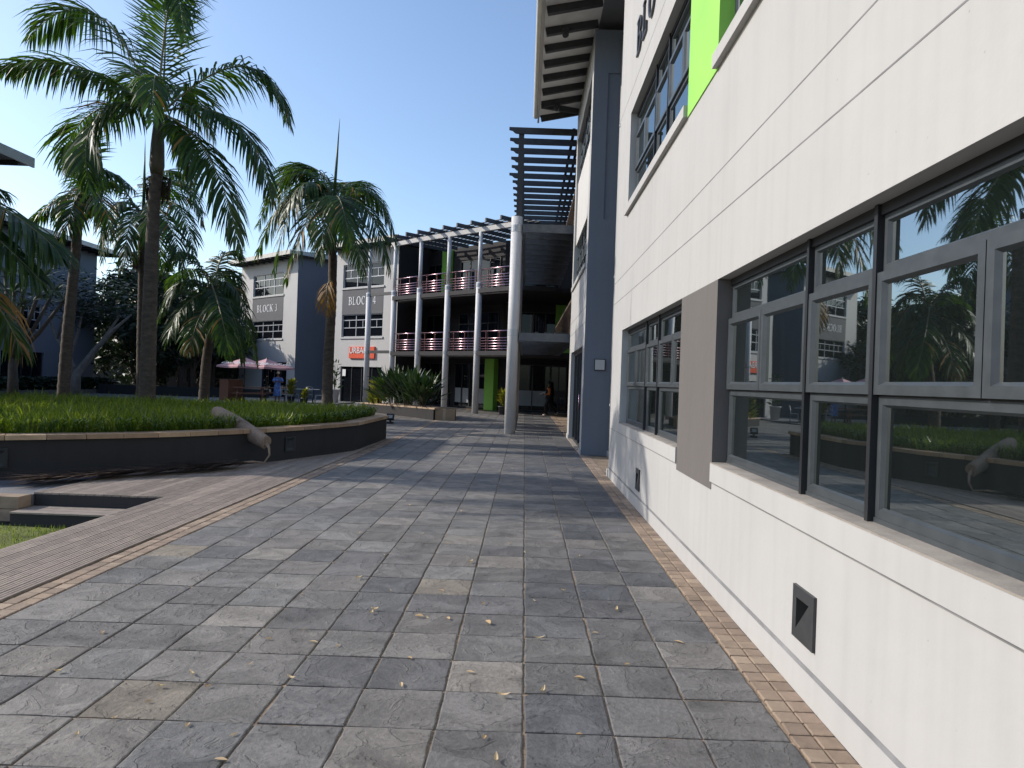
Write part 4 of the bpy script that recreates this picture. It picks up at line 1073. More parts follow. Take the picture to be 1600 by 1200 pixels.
def palm(label, trunk, rad, crown, fronds, seed, L=.62, shaft=1.2, spear=None, fruit=True, droop=.75, n=46, group='palms around the courtyard', extra_dry=()):
    r = random.Random(seed); base = V(trunk[0])
    o = thing('palm_tree', label, 'palm tree', tuple(base), group)
    crown = V(crown)
    pts = [V(p) for p in trunk] + [crown - V((0,0,shaft))]
    # smooth, ringed trunk
    line = []; m = len(pts)-1
    for i in range(m):
        p0, p1, p2, p3 = pts[max(i-1,0)], pts[i], pts[i+1], pts[min(i+2,m)]
        N = max(6, int((p2-p1).length/.09))
        for k in range(N):
            t = k/N; line.append(.5*((2*p1)+(p2-p0)*t+(2*p0-5*p1+4*p2-p3)*t*t+(3*p1-p0-3*p2+p3)*t**3))
    line.append(pts[-1]); K = len(line)-1
    rads = []
    for i in range(K+1):
        f = i/K; rr = rad*(1.0 - .34*f + .35*max(0,.10-f)/.10)
        rads.append(rr*(1 + (.045 if i % 3 == 0 else -.02) + .02*r.random()))
    g = MB(); g.tube(line, rads, 14); g.build('trunk', TRUNK, o)
    top = line[-1]; g = MB(); dd = crown-top
    g.tube([top, top+dd*.15, top+dd*.5, top+dd*.9, crown+V((0,0,.12))], [rads[-1]*.98, rads[-1]*1.25, rads[-1]*1.1, rads[-1]*.75, rads[-1]*.5], 12); g.build('crownshaft', SHAFT, o)
    for i, f in enumerate(fronds):
        mid, tip = f[0], f[1]; kw = f[2] if len(f) > 2 else {}
        g = MB(); st = crown + V(((r.random()-.5)*.14, (r.random()-.5)*.14, (r.random()-.4)*.35))
        frond(g, st, mid, tip, L*kw.get('L',1), int(kw.get('n', n)*1.38), kw.get('droop', droop), kw.get('wd', .030), seed*50+i, kw.get('dry', .012), kw.get('curl', 1.0))
        g.build('frond', [PALM, RACH, DRY], o, attr=True)
    if spear:
        g = MB(); sp = V(spear); g.tube([crown, crown.lerp(sp,.5), sp], [.06,.045,.004], 6, 0, True, True, (.6,)*3); g.build('spear', PALM, o, attr=True)
    if fruit:
        for q in range(2):
            g = MB(); a = r.random()*6.28
            for k in range(40):
                b = a + (r.random()-.5)*1.6; l = .35+.35*r.random(); s0 = top + V((math.cos(b)*rads[-1],math.sin(b)*rads[-1],-.02))
                e = s0 + V((math.cos(b)*.18*r.random(), math.sin(b)*.18*r.random(), -l)); mdp = s0 + V((math.cos(b)*.2,math.sin(b)*.2,-.05))
                g.tube([s0, mdp, e], [.007,.008,.014], 4)
            g.build('fruit_cluster', FRUIT, o)
    for e in extra_dry:
        g = MB(); frond(g, e[0], e[1], e[2], L*.7, 24, .9, .02, seed*50+40, 1.0); g.build('dry_frond', [DRY, RACH, DRY], o, attr=True)
    return o
def fp(Y, lst):
    return [(PX(m[0],m[1],Y+dm), PX(t[0],t[1],Y+dt), *(r_ or [])) for m, dm, t, dt, *r_ in [(q[0],q[1],q[2],q[3],*([q[4]] if len(q)>4 else [])) for q in lst] ] if False else \
           [((PX(q[0][0],q[0][1],Y+q[1]), PX(q[2][0],q[2][1],Y+q[3])) + ((q[4],) if len(q) > 4 else ())) for q in lst]
# the big palm
Y = 18.2; z0 = .45
palm('tallest thick ringed palm, standing in the grass planter', [V((PX(229,645,Y).x,Y,.45)), PX(234,480,Y), PX(240,330,Y)], .205, PX(248,178,Y),
  fp(Y, [((118,103),-.3,(-6,108),-.3,{'n':64}), ((150,22),.5,(46,60),.6,{'n':64,'L':1.15}), ((258,40),0,(250,-75),0,{'n':40,'droop':.1,'L':.95,'wd':.022}),
         ((268,-8),-.5,(288,60),-1,{'L':.8}), ((383,104),.2,(453,196),.2,{'n':64}), ((366,190),-.6,(424,312),-.8,{'n':64}), ((326,245),-1.0,(373,388),-1.4,{'n':60}),
         ((152,183),-.8,(139,292),-1.2,{'n':56}), ((142,178),.6,(98,262),.8), ((243,118),-1.3,(238,190),-1.8,{'n':30,'L':.7}), ((222,112),1.6,(186,175),2.3,{'n':40}),
         ((292,138),1.6,(335,215),2.2,{'n':44}), ((285,215),1.0,(300,290),1.4,{'L':.6})]),
  1, 1.0, 1.55, None, True, .85)
# the right hand palm with the spear
Y = 25.0
palm('palm with a long thin upright spear, standing before BLOCK 4', [V((PX(511,652,Y).x,Y,0)), PX(513,560,Y), PX(519,460,Y)], .195, PX(521,322,Y),
  fp(Y, [((462,268),-.3,(404,352),-.3,{'n':56}), ((456,305),-.7,(402,398),-.9,{'n':52}), ((470,300),-1.4,(428,425),-1.9,{'n':52,'dry':.08}), ((487,330),-1.7,(446,440),-2.2,{'dry':.12}),
         ((580,300),-.2,(621,385),-.2,{'n':56}), ((572,325),-.9,(608,425),-1.2,{'n':52}), ((545,340),-1.8,(568,430),-2.4), ((512,320),-2.0,(500,405),-2.6,{'n':44}),
         ((495,265),.6,(440,262),.9), ((468,258),1.0,(418,318),1.5), ((560,285),1.4,(603,340),2.0), ((530,310),-1.9,(548,385),-2.8), ((480,285),-1.1,(440,345),-1.7), ((535,285),1.8,(560,330),2.6)]),
  2, .92, 1.0, PX(531,185,Y), True, .9, 46, 'palms around the courtyard', [(PX(519,440,Y-.2), PX(511,450,Y-.4), PX(511,490,Y-.5))])
# slim palms on the left
Y = 22.0
palm('slim dark leaning palm at the left edge of the grass', [V((PX(97,645,Y).x,Y,.0)), PX(106,520,Y), PX(118,400,Y)], .185, PX(124,300,Y),
  fp(Y, [((92,312),-.3,(40,352),-.4), ((160,265),.2,(212,300),.3), ((150,300),-1,(178,372),-1.4,{'dry':.1}), ((140,280),1.2,(180,290),2), ((128,250),0,(138,205),.3,{'droop':.3}), ((115,320),-1.3,(98,372),-1.7,{'dry':.1}), ((150,320),.6,(160,385),.8,{'L':.8})]),
  3, .72, .7, None, False, .9, 36)
Y = 26.5
palm('palm with a pale green crownshaft, partly hidden by the tallest palm', [V((PX(221,650,Y).x,Y,0)), PX(221,540,Y), PX(222,450,Y)], .19, PX(224,338,Y),
  fp(Y, [((170,285),-.3,(128,352),-.4,{'n':50}), ((182,320),-1,(160,412),-1.4), ((282,285),0,(316,352),0,{'n':50}), ((275,320),-1,(304,405),-1.4), ((260,340),-1.4,(288,430),-2), ((205,345),-1.5,(190,420),-2), ((255,268),1.2,(292,290),2), ((240,345),-1.6,(255,420),-2.2), ((265,300),1.4,(322,335),1.8)]),
  4, .8, 1.3, PX(227,215,Y), True, .8, 44)
Y = 26.0
palm('short leaning palm with wide low fronds, left of the cafe umbrellas', [V((PX(317,655,Y).x,Y,0)), PX(322,570,Y), PX(330,510,Y)], .20, PX(334,452,Y),
  fp(Y, [((292,395),-.2,(250,432),-.3,{'n':50}), ((285,440),-.8,(246,505),-1.2,{'n':50}), ((288,478),-1.3,(258,540),-1.8), ((370,455),-.2,(402,570),-.3,{'n':56}), ((360,480),-1,(380,565),-1.5,{'n':50}), ((350,398),.6,(378,400),.9), ((360,425),.6,(388,475),.9), ((310,500),-1.6,(296,550),-2.2,{'dry':.15}), ((345,490),-1.7,(360,560),-2.3), ((300,420),1.2,(262,450),1.8)]),
  5, .7, .55, None, False, .9, 42)
# palm just outside the frame, only its frond tips show, and a tall one farther out that throws shadows
Y = 12.8
palm('palm standing just beyond the left edge, only its drooping frond tips in view', [V((-11.7,Y,.5)), V((-11.65,Y,2.5))], .22, V((-11.45,Y,5.1)),
  fp(Y, [((0,322),-.2,(94,398),-.3,{'n':56,'droop':.9}), ((-30,352),-.5,(64,440),-.6,{'n':50}), ((-40,420),-.3,(34,548),-.4,{'n':44,'dry':.25}), ((-110,250),0,(10,300),.2,{'n':50}), ((-300,330),0,(-420,460),0), ((-290,260),.6,(-400,300),1), ((-150,400),-1.5,(-140,520),-2.4), ((-220,400),-1.6,(-250,520),-2.4), ((-120,300),1.6,(-90,380),2.6), ((-230,280),1.6,(-260,350),2.6), ((-190,180),0,(-180,60),0,{'droop':.2})]),
  6, .9, 1.0, None, True, .9, 46)
palm('tall palm beyond the left edge whose shadow reaches the white wall', [V((-14.0,12.3,.5)), V((-13.9,12.3,4.0))], .20, V((-13.8,12.3,9.0)),
  [(V((-13.8+1.3*math.cos(a),12.3+1.3*math.sin(a),9.6+.25*(k%3))), V((-13.8+2.2*math.cos(a),12.3+2.2*math.sin(a),8.3+.5*(k%2)))) for k, a in enumerate([i*6.283/9+.2 for i in range(9)])],
  7, .75, 1.3, V((-13.7,12.3,12.4)), True, .8, 36)

# ================================================================ TREES at the back
def clump_tree(name, label, at, ht, rad, n_cl, per, leaf, seed, m=TREEL, trunk_h=.35, cat='tree', group='dark trees behind the courtyard', bark=DARK_BARK, squash=.75):
    r = random.Random(seed); o = thing(name, label, cat, at, group); b = V(at)
    g = MB(); tips = []
    for k in range(6):
        a = k*1.047 + r.random()*.6; e = b + V((math.cos(a)*rad*.55, math.sin(a)*rad*.55, ht*(.55+.3*r.random())))
        j = b + V((math.cos(a)*.12, math.sin(a)*.12, ht*trunk_h)); mid = j.lerp(e,.5) + V((0,0,.25))
        g.tube([b+V((math.cos(a)*.1,math.sin(a)*.1,-.05)), j, mid, e], [.11,.085,.055,.015], 7); tips.append(e)
    g.build('trunk', bark, o)
    g = MB()
    for k in range(n_cl):
        a = r.random()*6.283; u = r.random(); rr = rad*math.sqrt(r.random()); zz = ht*(trunk_h+.12) + (ht*(1-trunk_h-.12))*u
        rr *= math.sin(math.pi*min(.95,.2+.72*u))
        cc = b + V((math.cos(a)*rr, math.sin(a)*rr, zz)); cr = rad*(.18+.16*r.random()); base_t = r.random()
        for q in range(per):
            d = V((r.gauss(0,1), r.gauss(0,1), r.gauss(0,1)*squash)); d.normalize(); p = cc + d*cr*r.random()**.4
            x = V((r.gauss(0,1),r.gauss(0,1),r.gauss(0,.6))).normalized(); y = x.cross(d+V((.01,.02,.03))).normalized()
            l = leaf*(.6+.8*r.random()); t = min(1,max(0,base_t*.6+.4*r.random())); dn = V((0,0,-.25*l))
            g.face([p-x*l*.5, p+y*l*.2, p+x*l*.5+dn, p-y*l*.2],0,(t,t,t))
    g.build('crown', m, o, attr=True)
    return o
clump_tree('leafy_tree', 'dark bushy tree filling the gap left of the tallest palm', (-25.0,46.5,0), 7.8, 3.4, 46, 60, .42, 1)
clump_tree('leafy_tree', 'dark bushy tree behind the palm with the pale green crownshaft', (-23.8,49.5,0), 6.6, 2.8, 46, 60, .42, 2)
clump_tree('leafy_tree', 'dark bushy tree between the two palm trunks left of BLOCK 3', (-21.0,48.0,0), 5.4, 2.4, 42, 60, .40, 3)
clump_tree('leafy_tree', 'smaller dark tree close to the left corner of BLOCK 3', (-21.2,45.6,0), 4.8, 1.7, 36, 60, .36, 4)
clump_tree('leafy_tree', 'dark tree farthest back above the white-trunked tree', (-27.0,52.5,0), 8.0, 3.6, 44, 60, .45, 5)
clump_tree('leafy_tree', 'low dark tree under the other trees, right of the forked white trunk', (-21.5,45.0,0), 4.6, 2.4, 36, 60, .36, 7)
clump_tree('leafy_tree', 'wide dark tree closing the gap beside the shaded left building', (-31.0,58.0,0), 9.0, 5.5, 90, 60, .6, 21, trunk_h=.04)
clump_tree('leafy_tree', 'wide dark tree farthest back, behind the other trees', (-25.0,60.0,0), 8.5, 5.5, 90, 60, .6, 22, trunk_h=.04)
clump_tree('leafy_tree', 'dense dark shrub-like tree at the foot of the back trees, left of the cafe', (-21.5,53.0,0), 6.5, 4.0, 80, 60, .5, 23, trunk_h=.03)
clump_tree('leafy_tree', 'dense dark shrub-like tree between the forked white trunk and the left building', (-27.0,50.0,0), 6.0, 3.2, 70, 60, .45, 24, trunk_h=.03)
g = MB(); g.box((-60,64,-.1),(-12,64.4,3.4)); tag(g.build('horizon_backing', DARKW), 'dark backing added far behind the back trees to hide the bright horizon', 'wall')  # added backing, blocks bright horizon showing through the tree gaps
# pale forked tree
Y = 34.0; o = thing('forked_tree', 'tree with smooth pale forked trunk and thin dark crown', 'tree', tuple(V((PX(118,600,Y).x,Y,0))))
g = MB(); bs = V((PX(118,610,Y).x,Y,-.02)); cr = PX(119,585,Y)
for pts, rr in (([bs,cr,PX(150,545,Y),PX(178,515,Y-.5),PX(205,492,Y-.8)],[.24,.20,.13,.09,.04]), ([cr,PX(108,560,Y),PX(90,530,Y),PX(76,495,Y+.6),PX(60,475,Y+.8)],[.16,.11,.08,.055,.03]),
                ([PX(108,560,Y),PX(122,520,Y+.5),PX(128,490,Y+.6),PX(165,470,Y)],[.08,.06,.045,.02]), ([PX(150,545,Y),PX(184,498,Y+.6),PX(180,470,Y+1)],[.08,.05,.02]), ([PX(90,530,Y),PX(98,495,Y-.6),PX(110,470,Y-.8)],[.06,.04,.02])):
    g.tube(pts, rr, 8)
g.build('trunk', PALE_BARK, o)
g = MB(); r = random.Random(12)
for k in range(40):
    p0 = PX(60+150*r.random(), 440+50*r.random(), Y-1+2*r.random())
    for q in range(45):
        p = p0 + V((r.gauss(0,.45),r.gauss(0,.45),r.gauss(0,.28))); a = r.random()*6.28; l = .28; t = r.random(); x = V((math.cos(a),math.sin(a),(r.random()-.6)*.8))*l*.5; y = V((-math.sin(a),math.cos(a),r.random()-.5))*l*.2
        g.face([p-x,p+y,p+x,p-y],0,(t,t,t))
g.build('crown', TREEL, o, attr=True)
# tree aloe
Y = 25.5; o = thing('tree_aloe', 'tree aloe with spiky leaf rosettes on forked branches at the left edge', 'tree', tuple(V((PX(20,640,Y).x,Y,0))))
g = MB(); root = V((PX(20,640,Y).x,Y,-.02)); f1 = PX(20,560,Y)
heads = [((8,432),0),((40,425),.6),((70,432),-.5),((22,455),-.8),((58,462),.5),((-12,450),.4),((85,455),.8),((36,478),-1),((2,480),.8),((100,470),-.2)]
g.tube([root,f1],[.2,.13],8)
for (hx,hy),d in heads:
    e = PX(hx,hy,Y+d); m_ = f1.lerp(e,.5)+V((0,0,-.15)); g.tube([f1,m_,e],[.10,.07,.05],6)
g.build('trunk', DARK_BARK, o)
g = MB(); r = random.Random(5)
for (hx,hy),d in heads:
    e = PX(hx,hy,Y+d)
    for k in range(34):
        a = r.random()*6.283; el = R(-5+80*r.random()); dr = V((math.cos(a)*math.cos(el),math.sin(a)*math.cos(el),math.sin(el)))
        blade_leaf(g, e, dr, .42+.2*r.random(), .034, (r.random(),)*3, r, .55, .2)
g.build('rosettes', ALOE, o, attr=True)
# hedge along the left building
o = thing('low_hedge', 'low dark hedge along the foot of the shaded left building', 'hedge', (-27,36,0)); g = MB(); r = random.Random(44)
for k in range(5200):
    p = V((-27.6+1.6*r.random(), 25+21*r.random(), .05+.85*r.random()**.7)); a = r.random()*6.28; l = .3; x = V((math.cos(a),math.sin(a),r.random()-.5))*l*.5; y = V((-math.sin(a),math.cos(a),r.random()))*l*.22; t = r.random()
    g.face([p-x,p+y,p+x,p-y],0,(t,t,t))
g.build('foliage', TREEL, o, attr=True)
g = MB(); g.box((-26.0,24,-.02),(-25.75,46,.22)); tag(g.build('kerb', PIER), 'low grey kerb in front of the dark hedge along the left building', 'kerb')
g = MB(); g.box((-25.6,43.0,-.02),(-15.5,43.5,.55)); tag(g.build('low_wall', PLANT_WALL), 'low dark wall under the back trees, left of the cafe', 'wall')

# ================================================================ CAFE CORNER
def umbrella(label, x, y, top, half, rot, words):
    o = thing('cafe_umbrella', label, 'umbrella', (x,y,0), 'faded pink cafe umbrellas')
    g = MB(); g.tube([(x,y,0),(x,y,top+.06)],.025,8); g.build('pole', WOOD if False else CHAR, o)
    g = MB(); cs = [V((x+math.cos(rot+k*math.pi/2)*half*1.414, y+math.sin(rot+k*math.pi/2)*half*1.414, top-.46)) for k in range(4)]; ap = V((x,y,top))
    for k in range(4):
        a, b = cs[k], cs[(k+1)%4]; n = 6
        for i in range(n):
            for j in range(n):
                def pt(u, v):   # v: 0 apex to 1 edge; cloth sags a little between the ribs
                    p = ap.lerp(a.lerp(b,u), v); p.z -= .05*math.sin(math.pi*u)*v + .04*math.sin(math.pi*v); return p
                q = [pt(i/n,j/n),pt(i/n,(j+1)/n),pt((i+1)/n,(j+1)/n),pt((i+1)/n,j/n)]
                g.face(q if j else q[:3] if False else q, 0, None, None, True)
        a2, b2 = a+V((0,0,-.09)), b+V((0,0,-.09)); mm_ = a.lerp(b,.5)-V((0,0,.05))
        g.face([a,mm_,mm_-V((0,0,.09)),a2]); g.face([mm_,b,b2,mm_-V((0,0,.09))])
    cn = g.build('canopy', UMBR, o)
    # lettering on the two panels toward the walkway
    for k in range(4):
        a, b = cs[k], cs[(k+1)%4]; mid = (a+b)/2
        if mid.y > y + .1: continue
        D = (b-a).normalized(); Up = (ap-mid).normalized(); Nn = D.cross(Up).normalized()
        cu = bpy.data.curves.new('t','FONT'); cu.body = words; cu.size = .42; cu.shear = .35; cu.align_x = 'CENTER'; cu.extrude = .004
        t = bpy.data.objects.new('t', cu); COL.objects.link(t); bpy.context.view_layer.update()
        me = bpy.data.meshes.new_from_object(t.evaluated_get(bpy.context.evaluated_depsgraph_get())); bpy.data.objects.remove(t)
        org = mid.lerp(ap,.17) + Nn*.03
        me.transform(Matrix(((D.x,Up.x,Nn.x,org.x-x),(D.y,Up.y,Nn.y,org.y-y),(D.z,Up.z,Nn.z,org.z),(0,0,0,1))))
        me.materials.clear(); me.materials.append(LETW); me.name = 'canopy_lettering'
        q = bpy.data.objects.new('canopy_lettering', me); COL.objects.link(q); q.parent = cn
    g = MB()
    for k in range(4): g.tube([(x,y,top-.35),tuple(cs[k]-V((0,0,.03)))],.012,5)
    g.build('rib', CHAR, o)
    g = MB(); g.lathe([(.28,0),(.28,.06),(.06,.09),(.04,.25)],16,0,(x,y,0)); g.build('base', CHAR, o)
u1 = PX(383,558,37.2); u2 = PX(417,560,37.8)
umbrella('faded pink umbrella nearer the wooden cabinet, its left panel sunlit', u1.x, u1.y, u1.z, 1.0, R(8), 'Coca-Cola')
umbrella('faded pink umbrella over the person in the blue dress', u2.x, u2.y, u2.z, 1.0, R(15), 'Coca-Cola')
g = MB(); g.prism([(-18.5,35.4),(-10.2,35.4),(-9.8,41.5),(-17,44)],-.012,.06); tag(g.build('cafe_terrace', PAVE), 'low paved terrace under the cafe umbrellas', 'terrace')
def picnic(label, x, y, rot):
    o = thing('picnic_table', label, 'table', (x,y,.06), 'picnic tables under the umbrellas'); A = Matrix.Translation(V((x,y,.06))) @ Matrix.Rotation(rot,4,'Z')
    g = MB()
    for k in range(5): g.box((-.8,-.36+k*.147,.70),(.8,-.36+k*.147+.135,.74))
    g.build('tabletop', WOOD, o, A)
    for sg in (-1,1):
        g = MB()
        for k in range(2): g.box((-.8,sg*.68-.14+k*.145,.42),(.8,sg*.68-.14+k*.145+.135,.46))
        g.build('bench', WOOD, o, A)
    for xx in (-.6,.6):
        g = MB(); g.bar((xx,-.62,0),(xx,-.2,.70),.08,.05,0,(1,0,0)); g.bar((xx,.62,0),(xx,.2,.70),.08,.05,0,(1,0,0)); g.box((xx+.03,-.8,.36),(xx+.08,.8,.42)); g.build('leg', WOOD, o, A)
p = PX(390,625,36.6); picnic('brown picnic table with benches nearest the wooden cabinet', p.x, 36.7, R(15))
p = PX(424,622,38.2); picnic('brown picnic table half hidden beside the person in blue', p.x, 38.4, R(20))
p = PX(361,612,37.6); cbn = thing('wooden_cabinet', 'reddish brown open wooden cabinet left of the picnic tables', 'cabinet', (p.x,37.6,.06)); A = Matrix.Translation(V((p.x,37.6,.06))) @ Matrix.Rotation(R(-38),4,'Z')
g = MB(); g.box((-.42,-.42,0),(-.38,.42,1.08)); g.box((.38,-.42,0),(.42,.42,1.08)); g.box((-.38,-.42,.02),(.38,-.38,1.08)); g.box((-.44,-.44,1.082),(.44,.44,1.11)); g.build('carcass', WOOD, cbn, A)
g = MB()
for z in (.3,.62): g.box((-.38,-.37,z),(.38,.41,z+.03))
g.build('shelf', SHEATH, cbn, A)
def chair(label, x, y, rot):
    o = thing('cafe_chair', label, 'chair', (x,y,.06), 'metal cafe chairs'); A = Matrix.Translation(V((x,y,.06))) @ Matrix.Rotation(rot,4,'Z')
    g = MB(); g.box((-.2,-.2,.44),(.2,.2,.46)); g.build('seat', FRAMEL, o, A)
    for a, b in ((-.18,-.18),(.18,-.18)): g = MB(); g.tube([(a,b,.44),(a*1.15,b*1.2,0)],.014,6); g.build('leg', FRAMEL, o, A)
    for a in (-.18,.18): g = MB(); g.tube([(a*1.1,.22,0),(a,.19,.44),(a,.25,.84)],.014,6); g.build('leg', FRAMEL, o, A)
    g = MB(); g.tube([(-.18,.25,.84),(0,.28,.87),(.18,.25,.84)],.014,6); g.box((-.18,.22,.66),(.18,.235,.72)); g.build('backrest', FRAMEL, o, A)
for k, (px, Y, rt, lb) in enumerate(((447,36.6,1.2,'metal cafe chair nearest the person in blue, seat catching light'),(458,37.6,2.6,'metal cafe chair beside the leafy potted plant'),(482,37.4,.3,'metal cafe chair turned away in the middle of the cafe group'),(499,36.8,-1.2,'metal cafe chair at the right end, next to the palm with the spear'))):
    chair(lb, PX(px,620,Y).x, Y, rt)
for px, Y, lb in ((470,36.9,'small round cafe table behind the leafy potted plant'),(489,37.2,'small round cafe table nearer the palm with the spear')):
    q = PX(px,620,Y); o = thing('cafe_table', lb, 'table', (q.x,Y,.06), 'round cafe tables')
    g = MB(); g.lathe([(.34,.72),(.34,.745)],20,0,(q.x,Y,.06)); g.build('tabletop', FRAMEL, o)
    g = MB(); g.tube([(q.x,Y,.06),(q.x,Y,.78)],.025,8); g.lathe([(.2,0),(.05,.04)],16,0,(q.x,Y,.06)); g.build('leg', CHAR, o)
def potted(label, x, y, z, pr, ph, n, L, wd, m, pm, seed, h, stem=.2):
    o = thing('potted_plant', label, 'plant', (x,y,z), 'potted plants'); r = random.Random(seed)
    g = MB(); g.lathe([(pr*.7,0),(pr,ph),(pr*1.08,ph),(pr*1.08,ph-.04),(pr*.9,ph-.03)],18,0,(x,y,z)); g.build('pot', pm, o)
    g = MB()
    for k in range(n):
        a = r.random()*6.283; el = R(15+70*r.random()); hh = r.random(); t = r.random()
        blade_leaf(g,(x+math.cos(a)*.1*h,y+math.sin(a)*.1*h,z+ph+hh*h*.75),(math.cos(a)*math.cos(el),math.sin(a)*math.cos(el),math.sin(el)),L*(.6+.7*r.random()),wd,(t,t,t),r,.5,stem)
    g.build('foliage', m, o, attr=True)
    g = MB()
    for k in range(4): a = k*1.57; g.tube([(x,y,z+ph-.05),(x+math.cos(a)*.15,y+math.sin(a)*.15,z+ph+h*.7)],[.018,.008],5)
    g.build('stem', DARK_BARK, o)
q = PX(455,612,36.9); potted('leafy yellow-green potted plant right of the person in blue', q.x, 36.9, .06, .2, .35, 160, .24, .045, CROTON, POT, 3, 1.05)
q = PX(476,615,36.3); potted('low leafy potted plant between the cafe chairs', q.x, 36.3, .06, .18, .3, 90, .22, .045, CROTON, POT, 5, .5)
q = PX(522,620,39.5); potted('tall thin plant in a white pot beside the BLOCK 4 door', q.x, 39.5, 0, .3, .8, 70, .3, .06, BUSH, WPOT, 7, 2.0)
q = PX(786,620,33.4); potted('light green potted plant in a dark pot before the green panel', q.x, 33.4, 0, .21, .40, 190, .34, .03, CROTON, POT, 8, .85)

# ================================================================ PEOPLE
def body(parent, J, E, rad, m, root=0, name='body'):
    me = bpy.data.meshes.new(name); off = world_loc(parent)
    me.from_pydata([tuple(V(p)-off) for p in J], E, []); o = bpy.data.objects.new(name, me); COL.objects.link(o); o.parent = parent
    sk = o.modifiers.new('skin','SKIN'); sk.use_smooth_shade = True
    if not me.skin_vertices: me.attributes  # layer is made with the modifier
    for i, v in enumerate(me.skin_vertices[0].data):
        r = rad[i]; v.radius = r if hasattr(r,'__len__') else (r, r); v.use_root = (i == root)
    sb = o.modifiers.new('subdivision','SUBSURF'); sb.levels = 1; sb.render_levels = 2
    me.materials.append(m)
    return o
def person(label, at, face, ht, lean, legs, arms, skin_m):
    """face: heading angle; legs/arms: joint offsets in the person's own frame (x right, y forward, z up)"""
    o = thing('person', label, 'person', at); k = ht/1.65
    A = Matrix.Translation(V(at)) @ Matrix.Rotation(face - math.pi/2, 4, 'Z')
    W = lambda p: A @ (V(p)*k)
    J = [(0,0,.88),(0,lean*.3,1.08),(0,lean*.8,1.30),(0,lean,1.38),(0,lean*1.05,1.46),(0,lean*1.1+.015,1.52),(0,lean*1.1+.02,1.60)]
    rad = [(.125,.09),(.115,.085),(.15,.09),(.06,.055),(.048,.05),(.068,.08),(.062,.075)]
    E = [(0,1),(1,2),(2,3),(3,4),(4,5),(5,6)]
    for sg, (kn, an, to) in zip((-1,1), legs):
        i = len(J); J += [(sg*.085,0,.82), kn, an, to]; rad += [.082,.055,.04,.032]; E += [(0,i),(i,i+1),(i+1,i+2),(i+2,i+3)]
    for sg, (el, wr, hd) in zip((-1,1), arms):
        i = len(J); J += [(sg*.165,lean*.8,1.30), el, wr, hd]; rad += [.052,.040,.027,.03]; E += [(2,i),(i,i+1),(i+1,i+2),(i+2,i+3)]
        hv = V(hd)-V(wr); hv.normalize(); sd = hv.cross(V((0,0,1))).normalized()
        for f in range(4):
            j = len(J); b = V(hd)+sd*(f-1.5)*.019+hv*.02; e = b+hv*(.055-.006*abs(f-1.4))+V((0,0,-.012))
            J += [tuple(b),tuple(e)]; rad += [.0085,.007]; E += [(i+3,j),(j,j+1)]
        j = len(J); b = V(wr).lerp(V(hd),.5)+sd*.03*sg; J += [tuple(b),tuple(b+hv*.04+sd*.02*sg)]; rad += [.010,.008]; E += [(i+2,j),(j,j+1)]
    b = body(o, [tuple(W(p)) for p in J], E, [tuple(q*k for q in r_) if hasattr(r_,'__len__') else r_*k for r_ in rad], skin_m)
    return o, A @ Matrix.Scale(k, 4), lean
def shell(o, A, rings, m, name, n=20, close=False):
    g = MB(); i0 = 0
    for (cx, cy, z, rx, ry) in rings:
        for j in range(n):
            a = 2*math.pi*j/n; wob = 1+.04*math.sin(3*a+z*9)
            g.v.append((cx+math.cos(a)*rx*wob, cy+math.sin(a)*ry*wob, z))
    K = len(rings); g.idx([(i*n+j,i*n+(j+1)%n,(i+1)*n+(j+1)%n,(i+1)*n+j) for i in range(K-1) for j in range(n)], 0)
    if close: g.idx([tuple(range(n-1,-1,-1)), tuple((K-1)*n+j for j in range(n))], 0)
    return g.build(name, m, o, A)
# standing under the umbrella, arms folded in front, blue patterned dress, cream cap
q = PX(433,628,37.4); at = (q.x, 37.4, .06)
o, A, ln = person('person in a blue patterned dress and cream cap, hands together, under the umbrella', at, R(-60), 1.58, .01,
    [((-.09,.01,.45),(-.09,0,.08),(-.10,.12,.03)), ((.09,.01,.45),(.09,0,.08),(.10,.12,.03))],
    [((-.25,.06,1.08),(-.08,.22,1.12),(.0,.24,1.14)), ((.25,.06,1.08),(.08,.24,1.14),(.0,.27,1.17))], SKIN)
shell(o, A, [(0,0,.34,.23,.18),(0,0,.55,.21,.165),(0,0,.80,.19,.15),(0,0,.98,.15,.12),(0,.005,1.15,.165,.125),(0,.01,1.28,.19,.115),(0,.01,1.36,.12,.085)], BLUEC, 'dress')
for sg in (-1,1):
    g = MB(); g.tube([(sg*.15,.01,1.31),(sg*.21,.03,1.21),(sg*.245,.055,1.12)],[.075,.078,.075],10,0,False); g.build('sleeve', BLUEC, o, A)
    g = MB(); g.tube([(sg*.095,-.03,.035),(sg*.1,.08,.03),(sg*.1,.15,.025)],[.042,.045,.03],8); g.build('shoe', NAVY, o, A)
shell(o, A, [(0,.02,1.555,.085,.098),(0,.02,1.60,.09,.105),(0,.015,1.655,.075,.088),(0,.01,1.685,.03,.035)], CAPC, 'cap', 16, True)
g = MB(); g.tube([(0,.115,1.535),(0,.135,1.515),(0,.118,1.50)],[.009,.014,.008],6); g.build('nose', SKIN, o, A)
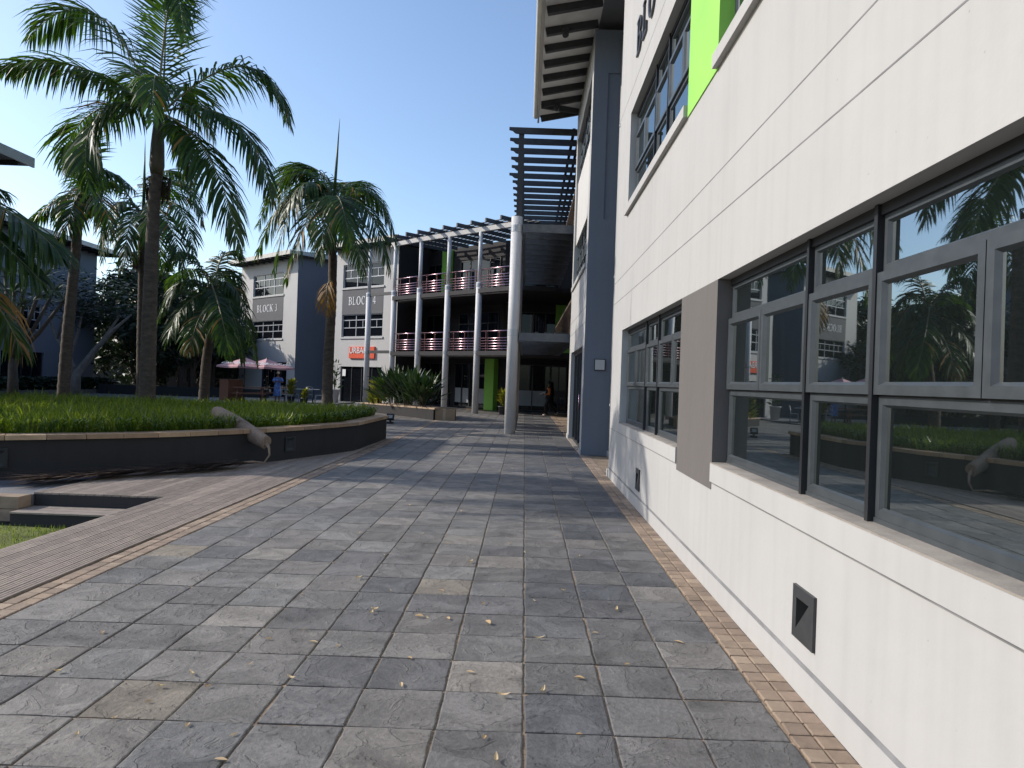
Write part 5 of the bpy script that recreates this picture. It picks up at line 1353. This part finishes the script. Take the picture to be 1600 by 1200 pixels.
# walking left across the arcade carrying papers
q = PX(858,648,34.0); at = (q.x, 34.0, .003)
o, A, ln = person('person in dark trousers and orange top walking left with white papers', at, R(180), 1.62, .035,
    [((-.08,.20,.50),(-.08,.17,.09),(-.08,.30,.03)), ((.08,-.02,.46),(.08,-.36,.16),(.08,-.33,.04))],
    [((-.20,.02,1.05),(-.14,.26,1.02),(-.11,.32,1.03)), ((.20,.02,1.05),(.14,.26,1.04),(.11,.32,1.05))], SKIN)
shell(o, A, [(0,.0,.84,.165,.125),(0,.01,1.0,.15,.115),(0,.025,1.18,.165,.125),(0,.03,1.30,.185,.115),(0,.035,1.38,.11,.08)], NAVY, 'vest')
for sg in (-1,1):
    g = MB(); g.tube([(sg*.165,.03,1.31),(sg*.2,.03,1.18),(sg*.2,.03,1.04),(sg*.165,.16,1.04)],[.065,.06,.05,.045],10,0,False); g.build('sleeve', ORANGE, o, A)
shell(o, A, [(0,.035,1.28,.187,.118),(0,.04,1.34,.15,.1),(0,.035,1.40,.075,.07)], ORANGE, 'collar')
for sg, pts in ((-1,[(-.08,0,.90),(-.08,.20,.50),(-.08,.17,.10)]),(1,[(.08,0,.90),(.08,-.02,.46),(.08,-.35,.17)])):
    g = MB(); g.tube(pts,[.105,.075,.062],12); g.build('trouser_leg', NAVY, o, A)
for sg, pts in ((-1,[(-.08,.13,.05),(-.08,.22,.035),(-.08,.32,.025)]),(1,[(.08,-.40,.19),(.08,-.37,.10),(.08,-.33,.04)])):
    g = MB(); g.tube(pts,[.04,.045,.032],8); g.build('shoe', SHOE, o, A)
shell(o, A, [(0,.0,1.36,.06,.055),(0,.01,1.46,.085,.075),(0,.03,1.56,.088,.10),(0,.04,1.63,.07,.085),(0,.04,1.655,.025,.03)], HAIR, 'hair', 16, True)
g = MB(); B = A @ Matrix.Translation(V((0,.36,1.07))) @ Matrix.Rotation(R(-20),4,'X'); g.box((-.12,-.10,-.005),(.12,.14,.02)); g.box((-.10,-.12,-.16),(.11,-.09,.0)); 
pp = g.build('paper_stack', PAPER, None, B); tag(pp, 'white papers held by the person walking under the balconies', 'papers')
